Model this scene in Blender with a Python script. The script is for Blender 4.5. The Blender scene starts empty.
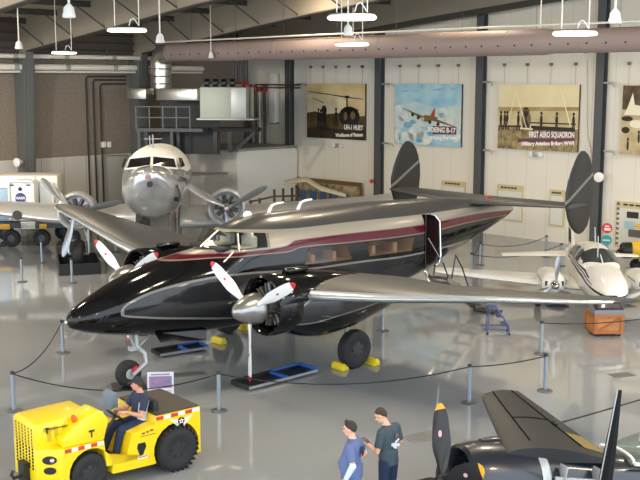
import bpy, bmesh, math, random
from mathutils import Vector, Matrix
random.seed(7)
SC = bpy.context.scene
COL = SC.collection
PI = math.pi
R = math.radians

# ---------------------------------------------------------------- camera and point finders
FPX, YH, CH = 1046.0, 79.15, 6.84
TILT = math.atan((240 - YH) / FPX)
_c, _s = math.cos(TILT), math.sin(TILT)
def ray(u, v):
    a = (u - 320) / FPX; b = (240 - v) / FPX
    return Vector((a, _c + b * _s, -_s + b * _c))
def G(u, v, z=0.0):
    d = ray(u, v); k = (z - CH) / d.z
    return Vector((0, 0, CH)) + d * k
def YD(u, v, Y):
    d = ray(u, v)
    return Vector((0, 0, CH)) + d * (Y / d.y)
BACK_C, LEFT_C = 53.8, 61.6
def WB(u, v, off=0.0):                     # a point on the back wall (or off metres in front of it)
    d = ray(u, v); k = (BACK_C - off * 1.41421) / (d.x + d.y)
    return Vector((0, 0, CH)) + d * k
def WL(u, v, off=0.0):
    d = ray(u, v); k = (LEFT_C - off * 1.41421) / (d.y - d.x)
    return Vector((0, 0, CH)) + d * k

# ---------------------------------------------------------------- materials
def lin(c):
    return tuple(((x / 255) / 12.92 if x / 255 <= .04045 else ((x / 255 + .055) / 1.055) ** 2.4) for x in c)
MATS = {}
def mat(name, rgb, rough=.5, metal=0.0, coat=0.0, noise=0.0, nscale=8.0, bump=0.0, trans=0.0, emit=0.0, spec=.5, alpha=1.0):
    if name in MATS: return MATS[name]
    m = bpy.data.materials.new(name); m.use_nodes = True
    nt = m.node_tree; p = nt.nodes['Principled BSDF']
    col = lin(rgb) + (1,)
    p.inputs['Base Color'].default_value = col
    p.inputs['Roughness'].default_value = rough
    p.inputs['Metallic'].default_value = metal
    p.inputs['Coat Weight'].default_value = coat
    p.inputs['Coat Roughness'].default_value = .05
    p.inputs['Specular IOR Level'].default_value = spec
    p.inputs['Transmission Weight'].default_value = trans
    p.inputs['Alpha'].default_value = alpha
    if emit:
        p.inputs['Emission Color'].default_value = col
        p.inputs['Emission Strength'].default_value = emit
    if noise or bump:
        tc = nt.nodes.new('ShaderNodeTexCoord')
        n = nt.nodes.new('ShaderNodeTexNoise'); n.inputs['Scale'].default_value = nscale
        n.inputs['Detail'].default_value = 6
        nt.links.new(tc.outputs['Object'], n.inputs['Vector'])
        if noise:
            mx = nt.nodes.new('ShaderNodeMix'); mx.data_type = 'RGBA'
            mx.inputs[6].default_value = tuple(max(0, c * (1 - noise)) for c in col[:3]) + (1,)
            mx.inputs[7].default_value = tuple(min(1, c * (1 + noise)) for c in col[:3]) + (1,)
            nt.links.new(n.outputs['Fac'], mx.inputs[0])
            nt.links.new(mx.outputs[2], p.inputs['Base Color'])
        if bump:
            b = nt.nodes.new('ShaderNodeBump'); b.inputs['Strength'].default_value = bump
            b.inputs['Distance'].default_value = .02
            nt.links.new(n.outputs['Fac'], b.inputs['Height'])
            nt.links.new(b.outputs['Normal'], p.inputs['Normal'])
    MATS[name] = m
    return m

class NB:                                   # small node builder
    def __init__(s, m):
        s.nt = m.node_tree; s.p = s.nt.nodes['Principled BSDF']
    def math(s, op, a, b=None, c=None):
        n = s.nt.nodes.new('ShaderNodeMath'); n.operation = op
        for i, v in enumerate((a, b, c)):
            if v is None: continue
            if isinstance(v, (int, float)): n.inputs[i].default_value = v
            else: s.nt.links.new(v, n.inputs[i])
        return n.outputs[0]
    def xyz(s):
        tc = s.nt.nodes.new('ShaderNodeTexCoord'); sp = s.nt.nodes.new('ShaderNodeSeparateXYZ')
        s.nt.links.new(tc.outputs['Object'], sp.inputs[0]); return sp.outputs
    def curve(s, x, pts, x0, x1, y0, y1):   # piecewise curve y(x)
        f = s.nt.nodes.new('ShaderNodeFloatCurve')
        cm = f.mapping; cv = cm.curves[0]
        q = [((px - x0) / (x1 - x0), (py - y0) / (y1 - y0)) for px, py in pts]
        while len(cv.points) < len(q): cv.points.new(.5, .5)
        for p_, (a, b) in zip(cv.points, q): p_.location = (a, b); p_.handle_type = 'AUTO_CLAMPED'
        cm.update()
        s.nt.links.new(s.math('MULTIPLY', s.math('SUBTRACT', x, x0), 1 / (x1 - x0)), f.inputs['Value'])
        return s.math('ADD', s.math('MULTIPLY', f.outputs[0], y1 - y0), y0)
    def mix(s, fac, a, b):
        n = s.nt.nodes.new('ShaderNodeMix'); n.data_type = 'RGBA'
        s.nt.links.new(fac, n.inputs[0])
        for i, v in ((6, a), (7, b)):
            if isinstance(v, tuple): n.inputs[i].default_value = lin(v) + (1,)
            else: s.nt.links.new(v, n.inputs[i])
        return n.outputs[2]
    def gt(s, a, b): return s.math('GREATER_THAN', a, b)
    def lt(s, a, b): return s.math('LESS_THAN', a, b)
    def mul(s, *a):
        r = a[0]
        for b in a[1:]: r = s.math('MULTIPLY', r, b)
        return r
    def out(s, sock, name='Base Color'): s.nt.links.new(sock, s.p.inputs[name])

# ---------------------------------------------------------------- mesh building
def basis(d):
    d = Vector(d).normalized()
    up = Vector((0, 0, 1)) if abs(d.z) < .95 else Vector((1, 0, 0))
    a = d.cross(up).normalized(); b = a.cross(d).normalized()
    return a, b, d
class B:
    def __init__(s): s.bm = bmesh.new(); s.mi = 0; s.mt = Matrix.Identity(4)
    def v(s, p): return s.bm.verts.new(s.mt @ Vector(p))
    def f(s, vs):
        try:
            fc = s.bm.faces.new(vs); fc.material_index = s.mi; return fc
        except ValueError: return None
    def box(s, c, d, rz=0.0, rx=0.0, ry=0.0):
        m = Matrix.Translation(Vector(c)) @ Matrix.Rotation(rz, 4, 'Z') @ Matrix.Rotation(ry, 4, 'Y') @ Matrix.Rotation(rx, 4, 'X')
        q = [s.v(m @ Vector((x * d[0] / 2, y * d[1] / 2, z * d[2] / 2))) for z in (-1, 1) for x, y in ((-1, -1), (1, -1), (1, 1), (-1, 1))]
        for a in ((3, 2, 1, 0), (4, 5, 6, 7), (0, 1, 5, 4), (1, 2, 6, 5), (2, 3, 7, 6), (3, 0, 4, 7)): s.f([q[i] for i in a])
        return s
    def bar(s, p, q, w, h=None):            # square bar from p to q
        p, q = Vector(p), Vector(q); a, b, d = basis(q - p); h = h or w
        r = [[s.v(o + a * (x * w / 2) + b * (y * h / 2)) for x, y in ((-1, -1), (1, -1), (1, 1), (-1, 1))] for o in (p, q)]
        for i in range(4): s.f([r[0][i], r[0][(i + 1) % 4], r[1][(i + 1) % 4], r[1][i]])
        s.f(r[0][::-1]); s.f(r[1]); return s
    def loft(s, rings, cap=True, closed=True):
        rv = [[s.v(p) for p in r] for r in rings]
        n = len(rings[0])
        for a, b in zip(rv, rv[1:]):
            for i in range(n if closed else n - 1):
                s.f([a[i], a[(i + 1) % n], b[(i + 1) % n], b[i]])
        if cap and closed: s.f(rv[0][::-1]); s.f(rv[-1])
        return s
    def tube(s, path, r, n=8, cap=True):
        path = [Vector(p) for p in path]; rings = []
        rr = r if isinstance(r, (list, tuple)) else [r] * len(path)
        a = None
        for i, p in enumerate(path):
            d = (path[min(i + 1, len(path) - 1)] - path[max(i - 1, 0)])
            if a is None: a, b, d = basis(d)
            else:
                d = d.normalized(); a = (a - d * a.dot(d)).normalized(); b = a.cross(d)
            rings.append([p + (a * math.cos(t) + b * math.sin(t)) * rr[i] for t in [2 * PI * k / n for k in range(n)]])
        return s.loft(rings, cap)
    def lathe(s, prof, c=(0, 0, 0), ax=(0, 0, 1), n=24, cap=False, sc=(1, 1)):  # prof: (along axis, radius)
        a, b, d = basis(ax); c = Vector(c)
        rings = [[c + d * h + (a * math.cos(t) * sc[0] + b * math.sin(t) * sc[1]) * max(r, 1e-4) for t in [2 * PI * k / n for k in range(n)]] for h, r in prof]
        return s.loft(rings, cap)
    def disc(s, c, ax, r, th, n=24): return s.lathe([(-th / 2, r), (th / 2, r)], c, ax, n, True)
    def ell(s, c, r, n=16, m=10, rot=None):
        c = Vector(c); rings = []
        for i in range(m + 1):
            t = -PI / 2 + PI * i / m; q = max(math.cos(t), 1e-3)
            ring = [Vector((r[0] * q * math.cos(k * 2 * PI / n), r[1] * q * math.sin(k * 2 * PI / n), r[2] * math.sin(t))) for k in range(n)]
            rings.append([c + (rot @ p if rot else p) for p in ring])
        return s.loft(rings)
    def prism(s, poly, a, b, fn=None):      # poly of 2-D points, extruded from a to b; fn(u,v,w) -> 3-D
        fn = fn or (lambda u, v, w: (u, w, v))
        r0 = [s.v(fn(u, v, a)) for u, v in poly]; r1 = [s.v(fn(u, v, b)) for u, v in poly]
        n = len(poly)
        for i in range(n): s.f([r0[i], r0[(i + 1) % n], r1[(i + 1) % n], r1[i]])
        s.f(r0[::-1]); s.f(r1); return s
    def sheet(s, pts, th, nrm):             # a polygon with thickness
        nrm = Vector(nrm).normalized() * th
        r0 = [s.v(p) for p in pts]; r1 = [s.v(Vector(p) + nrm) for p in pts]; n = len(pts)
        for i in range(n): s.f([r0[i], r0[(i + 1) % n], r1[(i + 1) % n], r1[i]])
        s.f(r0[::-1]); s.f(r1); return s
    def build(s, name, m, parent=None, smooth=True, bev=0.0, ang=40):
        bmesh.ops.recalc_face_normals(s.bm, faces=s.bm.faces)
        me = bpy.data.meshes.new(name)
        if bev:
            es = [e for e in s.bm.edges if len(e.link_faces) == 2 and e.calc_face_angle(0) > R(30)]
            bmesh.ops.bevel(s.bm, geom=es, offset=bev, segments=2, affect='EDGES', profile=.5, clamp_overlap=True)
        if smooth:
            for fc in s.bm.faces: fc.smooth = True
            for e in s.bm.edges:
                if len(e.link_faces) != 2 or e.calc_face_angle(0) > R(ang): e.smooth = False
        s.bm.to_mesh(me); s.bm.free()
        for q in (m if isinstance(m, (list, tuple)) else [m]): me.materials.append(q)
        o = bpy.data.objects.new(name, me); COL.objects.link(o)
        if parent: o.parent = parent
        return o
def split_build(bd, name, m, parent=None, **k):       # every separate piece becomes a part of its own
    bm = bd.bm; seen = set(); isl = []
    for v in bm.verts:
        if v in seen: continue
        st = [v]; seen.add(v); g = []
        while st:
            q = st.pop(); g.append(q)
            for e in q.link_edges:
                o = e.other_vert(q)
                if o not in seen: seen.add(o); st.append(o)
        isl.append(g)
    out = []
    for g in isl:
        n = B(); mp = {v: n.bm.verts.new(v.co) for v in g}
        for f in {f for v in g for f in v.link_faces}:
            nf = n.bm.faces.new([mp[v] for v in f.verts]); nf.material_index = f.material_index
        out.append(n.build(name, m, parent, **k))
    bm.free(); return out
def fuse(bd, name, m, parent=None, voxel=.012, it=4):   # one continuous remeshed surface
    me = bpy.data.meshes.new('raw'); bmesh.ops.recalc_face_normals(bd.bm, faces=bd.bm.faces)
    bd.bm.to_mesh(me); bd.bm.free()
    o = bpy.data.objects.new('raw', me); COL.objects.link(o)
    md = o.modifiers.new('r', 'REMESH'); md.mode = 'VOXEL'; md.voxel_size = voxel
    sm = o.modifiers.new('s', 'SMOOTH'); sm.iterations = it; sm.factor = .5
    dg = bpy.context.evaluated_depsgraph_get(); dg.update()
    nm = bpy.data.meshes.new_from_object(o.evaluated_get(dg)); nm.name = name
    bpy.data.objects.remove(o); bpy.data.meshes.remove(me)
    nm.materials.clear()
    for q in (m if isinstance(m, (list, tuple)) else [m]): nm.materials.append(q)
    for p in nm.polygons: p.use_smooth = True
    r = bpy.data.objects.new(name, nm); COL.objects.link(r)
    if parent: r.parent = parent
    return r
def carve(o, cutters):                      # cut pockets into a solid, then drop the cutters
    md = []
    for c in cutters:
        q = o.modifiers.new('b', 'BOOLEAN'); q.operation = 'DIFFERENCE'; q.object = c; q.solver = 'EXACT'
        try: q.material_mode = 'TRANSFER'
        except Exception: pass
    dg = bpy.context.evaluated_depsgraph_get(); dg.update()
    nm = bpy.data.meshes.new_from_object(o.evaluated_get(dg))
    o.modifiers.clear(); old = o.data; o.data = nm; nm.name = old.name
    for c in cutters: bpy.data.objects.remove(c)
    return o

# ---------------------------------------------------------------- things
def tag(o, label, cat, group=None, kind=None):
    if label: o['label'] = label
    if cat: o['category'] = cat
    if group: o['group'] = group
    if kind: o['kind'] = kind
    return o
def thing(name, label, cat, loc=(0, 0, 0), rz=0.0, group=None):
    o = bpy.data.objects.new(name, None); COL.objects.link(o)
    o.location = loc; o.rotation_euler = (0, 0, rz); o.empty_display_size = .2
    return tag(o, label, cat, group)
def struct(o): o['kind'] = 'structure'; return o
def copy_tree(o, parent=None):
    c = o.copy(); COL.objects.link(c); c.parent = parent
    for ch in list(o.children): copy_tree(ch, c)
    return c
def text_bm(bd, body, size, xf, shear=0.0, bold=0.0, align='CENTER', depth=.004):
    cu = bpy.data.curves.new('t', 'FONT'); cu.body = body; cu.size = size; cu.align_x = align; cu.align_y = 'CENTER'
    cu.shear = shear; cu.offset = bold; cu.extrude = depth; cu.resolution_u = 3
    o = bpy.data.objects.new('t', cu); COL.objects.link(o)
    dg = bpy.context.evaluated_depsgraph_get(); dg.update()
    me = bpy.data.meshes.new_from_object(o.evaluated_get(dg))
    n0 = len(bd.bm.verts); f0 = len(bd.bm.faces)
    bd.bm.from_mesh(me)
    bd.bm.verts.ensure_lookup_table(); bd.bm.faces.ensure_lookup_table()
    for v in bd.bm.verts[n0:]: v.co = Vector(xf(v.co.x, v.co.y, v.co.z))
    for f in bd.bm.faces[f0:]: f.material_index = bd.mi
    bpy.data.objects.remove(o); bpy.data.curves.remove(cu); bpy.data.meshes.remove(me)
def lerp(a, b, t): return a + (b - a) * t
def interp(tab, x):                         # smooth interpolation of rows (x, v1, v2, ...)
    n = len(tab)
    if x <= tab[0][0]: return tab[0][1:]
    if x >= tab[-1][0]: return tab[-1][1:]
    i = max(k for k in range(n - 1) if tab[k][0] <= x)
    a, b = tab[i], tab[i + 1]; h = b[0] - a[0]; t = (x - a[0]) / h
    def slope(k, j):
        if k == 0 or k == n - 1:
            q = 0 if k == 0 else n - 2
            return (tab[q + 1][j] - tab[q][j]) / (tab[q + 1][0] - tab[q][0])
        d0 = (tab[k][j] - tab[k - 1][j]) / (tab[k][0] - tab[k - 1][0]); d1 = (tab[k + 1][j] - tab[k][j]) / (tab[k + 1][0] - tab[k][0])
        return 0 if d0 * d1 <= 0 else 2 * d0 * d1 / (d0 + d1)
    out = []
    for j in range(1, len(a)):
        m0, m1 = slope(i, j) * h, slope(i + 1, j) * h; t2, t3 = t * t, t * t * t
        out.append((2 * t3 - 3 * t2 + 1) * a[j] + (t3 - 2 * t2 + t) * m0 + (-2 * t3 + 3 * t2) * b[j] + (t3 - t2) * m1)
    return tuple(out)
def sgp(c, e): return math.copysign(abs(c) ** e, c)
def body_rings(tab, xs, n=48, e=.9, y0=0.0):   # tab rows: x, top z, bottom z, half width
    rings = []
    for x in xs:
        zt, zb, w = interp(tab, x); zc, h = (zt + zb) / 2, max((zt - zb) / 2, 2e-3)
        rings.append([Vector((x, y0 + max(w, 2e-3) * sgp(math.cos(t), e), zc + h * sgp(math.sin(t), e))) for t in [2 * PI * k / n for k in range(n)]])
    return rings
def airfoil(n=14, t=.13):                   # closed loop of (x 0..1, z) points
    def th(x): return t / .2 * (.2969 * math.sqrt(x) - .126 * x - .3516 * x * x + .2843 * x ** 3 - .1015 * x ** 4)
    xs = [(1 - math.cos(PI * i / n)) / 2 for i in range(n + 1)]
    return [(x, th(x) + .02 * math.sin(PI * x)) for x in xs[::-1]] + [(x, -th(x) * .8 + .02 * math.sin(PI * x)) for x in xs[1:-1]]
def wing_mesh(bd, secs, n=14):              # secs: (y, x_le, chord, z, thickness ratio)
    rings = []
    for y, x0, c, z, t in secs: rings.append([Vector((x0 + c * px, y, z + c * pz)) for px, pz in airfoil(n, t)])
    return bd.loft(rings)
# ---------------------------------------------------------------- the setting
QROOM = R(-45)                               # room frame: local x along the back wall, local y towards it
A0, A1, B0, B1 = -43.56, 3.0, -6.0, 38.04
def room(bd, name, m, **k):
    o = bd.build(name, m, **k); o.rotation_euler = (0, 0, QROOM); return struct(o)
def roofz(a): return 9.45 + .09 * (a - A0)

m_floor = mat('floor_epoxy', (141, 144, 147), rough=.05, noise=.08, nscale=.35, spec=.75)
m_wallback = mat('wall_panel', (228, 222, 208), rough=.6)
nb = NB(m_wallback); xz = nb.xyz()           # vertical panel joints
w = nb.math('FRACT', nb.math('MULTIPLY', xz[0], 1 / 1.02))
nb.out(nb.mix(nb.lt(w, .02), (228, 222, 208), (206, 200, 186)))
m_insul = mat('insulation', (130, 118, 105), rough=.95, noise=.35, nscale=9, bump=.7)
m_wains = mat('wainscot', (196, 192, 184), rough=.6)
nb = NB(m_wains); xz = nb.xyz()
w = nb.math('FRACT', nb.math('MULTIPLY', xz[1], 1 / 1.2))
nb.out(nb.mix(nb.lt(w, .03), (196, 192, 184), (150, 146, 138)))
m_steel = mat('steel_dark', (78, 80, 82), rough=.55)
m_frame = mat('steel_bluegrey', (94, 96, 94), rough=.55)
m_raft = mat('rafter_grey', (150, 140, 124), rough=.6)
m_dark = mat('purlin_dark', (58, 54, 50), rough=.7)
m_roof = mat('roof_deck', (156, 147, 132), rough=.8)

room(B().box(((A0 + A1) / 2, (B0 + B1) / 2, -.1), (A1 - A0 + .6, B1 - B0 + .6, .2)), 'floor', m_floor, smooth=False)
room(B().box(((A0 + A1) / 2, B1 + .15, 7.2), (A1 - A0 + .6, .3, 14.4)), 'wall_back', m_wallback, smooth=False)
b = B().box((A0 - .15, (B0 + B1) / 2, 6.4), (.3, B1 - B0, 6.4)); room(b, 'wall_left', m_insul, smooth=False)
b = B().box((A0 - .13, (B0 + B1) / 2, 1.6), (.3, B1 - B0, 3.2)); room(b, 'wall_left_lower', m_wains, smooth=False)
bd = B()
z0, z1 = roofz(A0 - .3), roofz(A1)
bd.prism([(A0 - .3, z0), (A1, z1), (A1, z1 + .2), (A0 - .3, z0 + .2)], B0, B1 + .3)
room(bd, 'ceiling', m_roof, smooth=False)
# the camera side and the right side are left unwalled to let sky light in

tn = 0
def trim(bd, m, **k):
    global tn; tn += 1
    return room(bd, 'trim_%d' % tn, m, **k)
def Hcol(a, wd, dp, z1):                     # H column against the back wall
    q = B(); y = B1 - dp / 2
    q.box((a, B1 - .03, z1 / 2), (wd, .05, z1)); q.box((a, B1 - dp, z1 / 2), (wd, .05, z1)); q.box((a, y, z1 / 2), (.06, dp, z1))
    q.box((a - wd / 2 + .02, y, z1 / 2), (.03, dp - .05, z1)); return q
for a in (-40.1, -33.82, -27.85, -21.95): trim(Hcol(a, .34, .34, roofz(a) - .1), m_steel, smooth=False)
# tapered rigid frames: column on the left wall and rafter running along local x
def frame(bb, m_c):
    q = B(); w = .34; t = .05
    prof = [(A0, 0), (A0 + .48, 0), (A0 + .95, 8.1), (A0 + 13, 9.52), (A1, 9.52 + .09 * (A1 - A0 - 13)), (A1, roofz(A1) - .02), (A0, roofz(A0) - .02)]
    q.mi = 2; q.prism(prof, bb - t / 2, bb + t / 2); q.mi = 0
    q.prism([(A0, 0), (A0 + .47, 0), (A0 + .92, 7.7), (A0, 7.7)], bb - .27, bb + .27)
    for i in (1, 2, 3):                      # inner flange
        (x0, y0), (x1, y1) = prof[i], prof[i + 1]
        d = Vector((x1 - x0, y1 - y0)).normalized(); nx, nz = d.y * .05, -d.x * .05
        q.mi = 1 if i > 1 else 0
        q.prism([(x0, y0), (x1, y1), (x1 + nx, y1 + nz), (x0 + nx, y0 + nz)], bb - w / 2, bb + w / 2)
    q.mi = 0
    q.prism([(A0 + .01, 0), (A0 + .06, 0), (A0 + .06, roofz(A0) - .1), (A0 + .01, roofz(A0) - .1)], bb - w / 2, bb + w / 2)
    q.mi = 1
    for i in range(12):                      # top flange line and flange braces up to the purlins
        x = A0 + 2.2 + 2.4 * i; zr = roofz(x)
        if x > A1 - 3: break
        zb = interp([(A0 + .95, 8.1), (A0 + 13, 9.52), (A1, 9.52 + .09 * (A1 - A0 - 13))], x)[0]
        q.bar((x, bb, zb + .05), (x - .5, bb - 1.3, zr - .15), .05)
        q.bar((x, bb, zb + .05), (x - .5, bb + 1.3, zr - .15), .05)
    return q
for i, bb in enumerate((11.9, 18.1, 24.3, 30.5)):
    trim(frame(bb, m_frame), [m_frame, m_dark, m_raft], smooth=False)
# end-wall rafter close to the back wall
q = B().prism([(A0 + .5, 8.25), (A0 + 13, 9.5), (A1, 9.5 + .09 * (A1 - A0 - 13)), (A1, roofz(A1)), (A0 + .5, roofz(A0))], 36.9, 37.0)
q.mi = 1
for x0, z0_, x1, z1_ in ((A0 + .5, 8.25, A0 + 13, 9.5), (A0 + 13, 9.5, A1, 9.5 + .09 * (A1 - A0 - 13))):
    q.prism([(x0, z0_ - .22), (x1, z1_ - .22), (x1, z1_), (x0, z0_)], 36.75, 37.15)
trim(q, [m_raft, m_dark], smooth=False)
# purlins under the roof deck
for k in range(9):
    a = A0 + .8 + 2.6 * k
    trim(B().box((a, (B0 + B1) / 2 + 5, roofz(a) - .13), (.07, B1 - B0 - 12, .24)), m_dark, smooth=False)
# dark eave strut region on top of the left wall
trim(B().box((A0 + .05, (B0 + B1) / 2, 8.75), (.06, B1 - B0 - .5, 1.5)), mat('eave_dark', (88, 78, 70), rough=.9, noise=.2, nscale=6), smooth=False)
for z in (8.2, 8.55, 8.9):
    trim(B().box((A0 + .16, (B0 + B1) / 2, z), (.14, B1 - B0 - .6, .05)), m_dark, smooth=False)
# ---------------------------------------------------------------- building services
E1 = Vector((.70711, -.70711, 0)); E2 = Vector((.70711, .70711, 0)); UP = Vector((0, 0, 1))
def RM(a, b, z): return E1 * a + E2 * b + UP * z
def AB(p): return p.dot(E1), p.dot(E2)
m_duct = mat('duct_mauve', (150, 132, 126), rough=.6)
m_foil = mat('duct_foil', (196, 192, 184), rough=.28, metal=.9, bump=.35, nscale=7)
m_galv = mat('galvanised', (172, 176, 170), rough=.4, metal=.35)
m_white = mat('white_paint', (232, 230, 224), rough=.45)
m_pipew = mat('pipe_white', (228, 222, 208), rough=.5)
m_black = mat('black_satin', (24, 24, 26), rough=.4)
m_rust = mat('pipe_maroon', (86, 62, 58), rough=.55)
m_red = mat('valve_red', (176, 52, 36), rough=.45)
m_handrail = mat('rail_grey', (120, 122, 120), rough=.5)

# big round duct along the back wall
DB = 43 * .70711
t = thing('ventilation_duct', 'long mauve-brown round ventilation duct running below the roof along the back wall', 'duct', RM(-40.75, DB, 8.07), QROOM)
bd = B(); r1, r2 = .44, .5
da = AB(YD(549, 43, 36.0))[0]
xs = [0.3, 5, 10.2]; L = 58
stp = 0
prof = [(0.2, .42), (20.8, .44), (20.9, .445), (21.35, .39), (24, .39), (L, .38)]
bd.lathe(prof, (0, 0, 0), (1, 0, 0), 32)
bd.build('duct_barrel', m_duct, t)
bd = B()
for k in range(10):
    x = 2.2 + 2.9 * k; r = .43 if x < 21 else .39
    bd.lathe([(x - .02, r), (x, r + .018), (x + .02, r)], (0, 0, 0), (1, 0, 0), 32)
split_build(bd, 'seam_ring', m_duct, t)
bd = B()
for k in range(44):
    x = 1.0 + .68 * k; r = .44 if x < 21.1 else .39
    an = R(-14); bd.disc((x, -r * math.cos(an), r * math.sin(an)), (0, -math.cos(an), math.sin(an)), .035, .02, 8)
split_build(bd, 'air_hole', m_black, t)
bd = B()
for k in range(12):
    x = 2 + 3.1 * k; bd.tube([(x, 0, .4), (x, 0, roofz(-40.75 + x) - 8.07)], .008, 5)
split_build(bd, 'hanger_wire', m_steel, t)
tag(B().tube([RM(-40.4, DB - .3, 8.56), RM(-30, DB - .3, 8.60), RM(-12, DB - .3, 8.60)], .035, 8).build('conduit', m_pipew), 'thin white conduit lying along the top of the mauve ventilation duct', 'pipe')
# silver elbow dropping from the duct end
a_e = -42.75
t = thing('duct_elbow', 'shiny silver insulated elbow dropping from the left end of the mauve duct', 'duct', RM(-40.6, DB, 8.07), QROOM)
path = [(.25, 0, 0)] + [(-.55 * math.sin(R(k)) , 0, -.55 + .55 * math.cos(R(k))) for k in (15, 30, 45, 60, 75, 90)] + [(-.55, 0, -1.0), (-.55, 0, -1.95)]
B().tube(path, [.42] + [.5] * 8, 28).build('elbow_pipe', m_foil, t)
bd = B()
for z in (-.75, -1.1, -1.45, -1.8): bd.lathe([(-.03, .5), (0, .535), (.03, .5)], (-.55, 0, z), (0, 0, 1), 28)
split_build(bd, 'foil_band', m_foil, t)
# flat foil duct and air handler unit on the platform
P1 = YD(134, 94, 50.0); P2 = YD(200, 94, 48.6)
pa, pb = AB(P1)
t = thing('foil_duct', 'horizontal foil-wrapped silver duct above the grey catwalk railing', 'duct', (P1.x, P1.y, P1.z), math.atan2(P2.y - P1.y, P2.x - P1.x))
ln = (P2 - P1).length
B().box((ln / 2 + .7, 0, 0), (ln - 1.4, .6, .55)).build('duct_body', m_foil, t, bev=.03)
B().box((.35, -.05, .02), (1.1, .7, .5)).build('duct_end', m_foil, t, bev=.03)
t = thing('air_handler', 'pale grey sheet-metal air handling unit mounted high beside the red sprinkler pipes', 'air handling unit', YD(200, 118.5, 48.5), R(-8))
B().box((1.15, .6, .72), (2.3, 1.2, 1.42)).build('casing', mat('ahu_grey', (186, 190, 176), rough=.45), t, bev=.04)
B().box((1.95, -.02, .72), (.7, 1.2, 1.38)).build('access_panel', m_galv, t, bev=.02)
B().box((1.2, .6, -.03), (2.7, 1.3, .07)).build('mounting_rail', m_galv, t, smooth=False)
bd = B()
for x in (.3, .7, 1.1, 1.5): bd.disc((x, .3, 1.62), (1, 0, 0), .2, .22, 14)
bd.box((1.0, .45, 1.5), (1.9, .5, .12)); split_build(bd, 'fan_motor', m_black, t)
# platform on steel stand with railing
p = YD(137, 128, 49.5)
t = thing('catwalk', 'dark steel catwalk platform with pale tubular railing under the foil duct', 'platform', (p.x, p.y, 0), R(-8))
zd = p.z
B().box((1.6, .5, zd - .08), (3.2, 1.3, .16)).build('deck', m_steel, t, smooth=False)
for x in (.12, 1.7):
    for y in (-.05, 1.05): B().box((x, y, (zd - .16) / 2), (.14, .14, zd - .16)).build('stand_leg', m_steel, t, smooth=False)
for z in (.5, 1.0):
    B().tube([(0, -.12, zd + z), (2.6, -.12, zd + z)], .03, 6).build('rail', m_handrail, t); B().tube([(0, -.12, zd + z), (0, 1.1, zd + z)], .03, 6).build('rail', m_handrail, t)
for x in (0, .65, 1.3, 1.95, 2.6): B().tube([(x, -.12, zd), (x, -.12, zd + 1.03)], .03, 6).build('rail_post', m_handrail, t)
p = YD(163, 125, 50.6)
tag(B().box((p.x + 1.3, p.y, zd + .2), (2.9, .1, 3.0), rz=R(-8)).build('equipment_screen', mat('screen_grey', (44, 45, 45), rough=.6)), 'dark grey equipment screen standing behind the catwalk railing', 'panel')
p = YD(215, 132, 49.6)
t = thing('steel_gantry', 'black steel gantry with a diagonal brace under the pale air handler', 'steel frame', (p.x, p.y, 3.42), R(-8))
B().box((.95, .6, 1.05), (2.1, 1.2, .16)).build('beam', mat('gantry_black', (26, 26, 27), rough=.7), t, smooth=False)
for x in (0.0, .7): B().box((x, .1, .5), (.2, .2, 1.0)).build('post', m_black, t, smooth=False)
B().bar((.9, .1, .05), (1.9, .1, .95), .14).build('brace', m_black, t, smooth=False)
# vertical sprinkler risers
p = YD(243, 100, 51.5)
for k, (u, mm, nm) in enumerate(((247, m_rust, 'maroon sprinkler riser nearest the air handler'), (251, m_black, 'black sprinkler riser, second from the air handler'), (256, m_rust, 'maroon sprinkler riser, third from the air handler'), (260, m_galv, 'grey sprinkler riser, fourth from the air handler'), (265, m_rust, 'maroon sprinkler riser furthest from the air handler'))):
    q = WB(u, 145, .35); q.z = 3.36
    t = thing('sprinkler_riser', nm + ', rising from the enclosure roof', 'pipe', q, 0, 'sprinkler risers')
    B().tube([(0, 0, 0), (0, 0, 3.2)], .085, 10).build('riser_pipe', mm, t)
    B().ell((0, 0, 2.95), (.14, .14, .16)).build('valve', m_red, t)
for k, (u, mm) in enumerate(((236, 'left'), (241, 'middle'), (246, 'right'))):
    q = YD(u, 70, 50.5); q.z = 6.4
    t = thing('sprinkler_drop', 'dark sprinkler drop pipe with a red valve above the air handler, %s of three' % mm, 'pipe', q, 0, 'sprinkler drops')
    B().tube([(0, 0, 0), (0, 0, 1.5)], .07, 8).build('drop_pipe', m_black, t)
    B().ell((0, 0, .12), (.17, .17, .2)).build('valve', m_red, t)
# white fan-coil and conduit left of the first column
t = thing('wall_cabinet_unit', 'tall white wall-mounted box with a green gauge strip beside the first dark column', 'wall unit', WB(277, 117, .02), QROOM)
B().box((0, -.2, 1.0), (.5, .4, 2.6)).build('housing', m_white, t, bev=.03)
B().box((-.35, -.22, .7), (.12, .1, 1.2)).build('gauge_strip', mat('gauge_green', (120, 176, 150), rough=.4), t, smooth=False)
B().tube([(-.25, -.25, -.3), (.45, -.25, -.3)], .06, 8).build('drain_pipe', m_galv, t)
for z, mm, nm in ((6.0, m_rust, 'upper'), (5.85, m_rust, 'lower')):
    tag(B().tube([WB(256, 75, .5) + UP * (z + .55 - WB(256, 75, .5).z), WB(300, 75, .5) + UP * (z + .55 - WB(300, 75, .5).z)], .04, 8).build('sprinkler_main', mm), 'thin maroon sprinkler main crossing behind the air handler, %s of the two' % nm, 'pipe', 'sprinkler mains')
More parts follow.
